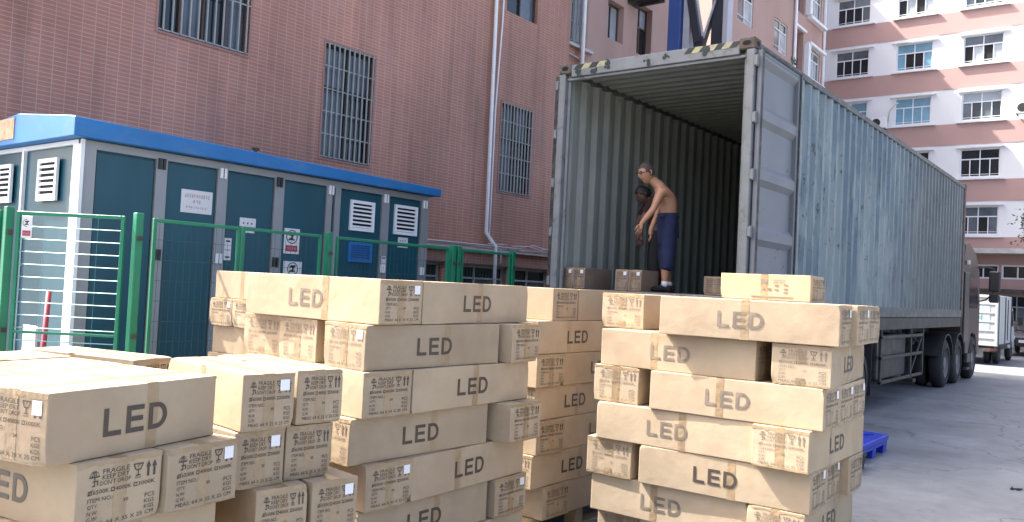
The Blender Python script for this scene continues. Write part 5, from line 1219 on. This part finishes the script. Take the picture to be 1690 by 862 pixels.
def hand(V, E, prev, w, d, palm_n, t, L=.17, r=.0085):
    """wrist point w, direction d, palm normal; palm node and five bent fingers"""
    d = Vector(d).normalized(); n = Vector(palm_n); n = (n-d*n.dot(d)).normalized(); s = d.cross(n)
    V[t+'p'] = (w+d*L*.28, (.034, .017)); E.append((prev, t+'p')); V[t+'q'] = (w+d*L*.45, (.036, .014)); E.append((t+'p', t+'q'))
    outs = []
    for i, (o, l) in enumerate(((-.030, .40), (-.010, .46), (.010, .43), (.028, .34))):
        b = w+d*L*.42+s*o; b2 = b+d*L*l*.5+n*.006; b3 = b+d*L*l+n*.026; outs.append(([b, b2, b3], [r, r*.9, r*.7]))
    th = w+d*L*.15-s*.028; outs.append(([th, th+d*L*.22-s*.022+n*.012, th+d*L*.40-s*.024+n*.024], [r*1.2, r*1.05, r*.8]))
    return outs
def person(base, P, label, mats, skin_parts, root_lab):
    t = thing('person', label, 'person', base); return t, Part(t)

# man stripped to the waist
B0 = Vector((-4.62, 8.92, FL)); W = lambda x, df, z: B0+RR*x+FF*df+ZZ*z
def man():
    t = thing('person', 'bare chested man with glasses and navy shorts bending forward inside the container', 'person', tuple(B0)); p = Part(t)
    V, E = {}, []
    V['pel'] = (W(.02, .0, .80), (.120, .105)); chain(V, E, [(W(.025, 0, .90), (.118, .108)), (W(.028, 0, 1.0), (.124, .112)), (W(.012, 0, 1.10), (.140, .120)), (W(-.04, 0, 1.19), (.125, .098)), (W(-.105, -.01, 1.262), (.078, .070)), (W(-.16, -.015, 1.305), (.060, .062)), (W(-.215, -.02, 1.355), (.058, .06))], 'pel', 's')
    # near (left) arm
    e = chain(V, E, [(W(-.10, -.155, 1.175), (.066, .060)), (W(-.15, -.19, 1.07), .050), (W(-.19, -.20, .96), .042), (W(-.255, -.20, .875), .040), (W(-.32, -.19, .79), .027)], 's3', 'a')
    o1 = hand(V, E, e, W(-.32, -.19, .79), RR*-.18-ZZ*1, FF*.6+RR*-.3, 'h')
    e = chain(V, E, [(W(-.02, .165, 1.17), (.062, .058)), (W(-.045, .19, 1.06), .050), (W(-.075, .17, .93), .042), (W(-.12, .11, .84), .038), (W(-.165, .06, .75), .026)], 's3', 'b')
    o2 = hand(V, E, e, W(-.165, .06, .75), RR*.05-ZZ*1, RR*-1, 'g')
    for sg, x, df in ((-1, .0, -.075), (1, .085, .085)):
        chain(V, E, [(W(.02, df*1.1, .70), .078), (W(.02, df*1.2, .55), .070), (W(.02+.01*sg, df*1.2, .40), .060), (W(.02+.02*sg, df*1.2, .26), .056), (W(x, df*1.2, .09), .036), (W(x-.01, df*1.2, .045), .036)], 'pel', 'l%d' % sg)
    vs, fs = skin_mesh(V, E, 'pel'); m = MB(); m._add(vs, fs)
    for pts, rs in o1+o2: m.tube(pts, rs, 8)
    hm, f, s, u = head_mesh(W(-.262, -.03, 1.402), RR*-1-FF*.42-ZZ*.30, ZZ, 1.08); m._add(hm.v, hm.f)
    body = p.add('body', m, M['skin'], smooth=True)
    p.add('hair', hair_mesh(W(-.262, -.03, 1.402), f, s, u, 1.08, .004), M['grey_hair'], smooth=True)
    c = W(-.262, -.03, 1.402); g = MB(); k_r = .0042
    for sg in (-1, 1):
        q = c+f*.100+s*sg*.035+u*.018; ring = [q+s*math.cos(a)*.024+u*math.sin(a)*.017 for a in [2*math.pi*i/14 for i in range(15)]]; g.tube(ring, k_r, 5, cap=False)
        g.tube([q+s*sg*.024, c+f*.065+s*sg*.083+u*.018, c-f*.01+s*sg*.086+u*.018], k_r, 5)
    g.tube([c+f*.104+s*.010+u*.018, c+f*.104-s*.010+u*.018], k_r, 5); p.add('glasses', g, M['black'])
    eb = MB()
    for sg in (-1, 1):
        q = c+f*.094+s*sg*.032+u*.014; eb.box((-.008, -.003, -.003), (.008, .003, .003), 0, Matrix.Translation(q))
        q = c+f*.094+s*sg*.032+u*.041; eb.tube([q-s*.014, q+s*.014], .003, 5)
    q = c+f*.093-u*.058; eb.tube([q-s*.018-f*.006, q, q+s*.018-f*.006], .003, 5); p.add('face_features', eb, M['hair'])
    # long shorts
    V, E = {}, []
    V['pel'] = (W(.025, 0, .79), (.160, .135)); V['w'] = (W(.02, 0, .885), (.140, .118)); E.append(('pel', 'w')); V['cr'] = (W(.03, 0, .72), (.15, .13)); E.append(('pel', 'cr'))
    for sg, df in ((-1, -.075), (1, .085)):
        chain(V, E, [(W(.02, df*1.1, .62), .108), (W(.025, df*1.25, .45), .094), (W(.028+.01*sg, df*1.3, .32), .086), (W(.03+.018*sg, df*1.3, .245), .080)], 'cr', 'l%d' % sg)
    vs, fs = skin_mesh(V, E, 'pel'); m = MB(); m._add(vs, fs); p.add('shorts', m, M['fabric_blue'], smooth=True)
    for sg, x, df in ((-1, .0, -.09), (1, .085, .102)):
        m = MB(); m.tube([W(x+.002, df, .13), W(x, df, .06)], [.041, .043], 12); p.add('sock', m, M['sign_white'], smooth=True)
        V, E = {}, []; V['a'] = (W(x+.02, df, .045), .048); chain(V, E, [(W(x-.05, df-.01, .042), .045), (W(x-.12, df-.02, .034), .038), (W(x-.165, df-.03, .030), .028)], 'a', 'q'); V['b'] = (W(x+.055, df, .04), .038); E.append(('a', 'b'))
        vs, fs = skin_mesh(V, E, 'a'); m = MB(); m._add([(v[0], v[1], max(v[2], FL+.001)) for v in vs], fs); p.add('shoe', m, M['black_cloth'], smooth=True)
man()
def helper():
    B1 = B0+FF*.50+RR*.10; W1_ = lambda x, df, z: B1+RR*x+FF*df+ZZ*z
    t = thing('person', 'second worker in a dark maroon shirt, mostly hidden behind the bare chested man', 'person', tuple(B1)); p = Part(t)
    V, E = {}, []
    V['pel'] = (W1_(-.11, 0, .78), .11); chain(V, E, [(W1_(-.115, 0, .90), .105), (W1_(-.15, 0, 1.03), .11), (W1_(-.20, 0, 1.12), .10), (W1_(-.245, 0, 1.14), .055), (W1_(-.27, 0, 1.165), .05)], 'pel', 's')
    outs = []
    for sg in (-1, 1):
        e = chain(V, E, [(W1_(-.21, sg*.17, 1.09), .056), (W1_(-.28, sg*.19, .98), .046), (W1_(-.33, sg*.18, .88), .038), (W1_(-.34, sg*.13, .78), .036), (W1_(-.33, sg*.10, .70), .025)], 's2', 'a%d' % sg)
        outs += hand(V, E, e, W1_(-.33, sg*.10, .70), RR*.1-ZZ*1, FF*-sg, 'h%d' % sg)
        chain(V, E, [(W1_(-.11, sg*.09, .70), .09), (W1_(-.14, sg*.10, .42), .06), (W1_(-.12, sg*.10, .24), .052), (W1_(-.10, sg*.10, .07), .036)], 'pel', 'l%d' % sg)
    vs, fs = skin_mesh(V, E, 'pel'); m = MB(); m._add(vs, fs)
    for pts, rs in outs: m.tube(pts, rs, 8)
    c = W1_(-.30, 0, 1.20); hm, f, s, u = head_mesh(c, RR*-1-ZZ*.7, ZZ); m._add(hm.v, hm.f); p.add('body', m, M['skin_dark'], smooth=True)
    p.add('hair', hair_mesh(c, f, s, u, 1.0, .014), M['hair'], smooth=True)
    V, E = {}, []
    V['pel'] = (W1_(-.11, 0, .80), (.135, .13)); chain(V, E, [(W1_(-.115, 0, .90), .128), (W1_(-.15, 0, 1.03), .132), (W1_(-.20, 0, 1.115), .115), (W1_(-.24, 0, 1.16), .07)], 'pel', 's')
    for sg in (-1, 1): chain(V, E, [(W1_(-.21, sg*.17, 1.09), .068), (W1_(-.27, sg*.188, 1.0), .062), (W1_(-.30, sg*.186, .94), .058)], 's2', 'a%d' % sg)
    vs, fs = skin_mesh(V, E, 'pel'); m = MB(); m._add(vs, fs); p.add('shirt', m, M['maroon'], smooth=True)
    V, E = {}, []; V['pel'] = (W1_(-.11, 0, .76), .135); V['w'] = (W1_(-.112, 0, .83), .13); E.append(('pel', 'w'))
    for sg in (-1, 1): chain(V, E, [(W1_(-.11, sg*.09, .66), .105), (W1_(-.14, sg*.10, .42), .08), (W1_(-.12, sg*.10, .24), .072), (W1_(-.10, sg*.10, .07), .066)], 'pel', 'l%d' % sg)
    vs, fs = skin_mesh(V, E, 'pel'); m = MB(); m._add(vs, fs); p.add('trousers', m, M['black_cloth'], smooth=True)
    for sg in (-1, 1):
        V, E = {}, []; V['a'] = (W1_(-.09, sg*.10, .045), .046); chain(V, E, [(W1_(-.17, sg*.105, .038), .042), (W1_(-.25, sg*.11, .03), .030)], 'a', 'q')
        vs, fs = skin_mesh(V, E, 'a'); m = MB(); m._add([(v[0], v[1], max(v[2], FL+.001)) for v in vs], fs); p.add('shoe', m, M['black_cloth'], smooth=True)
helper()
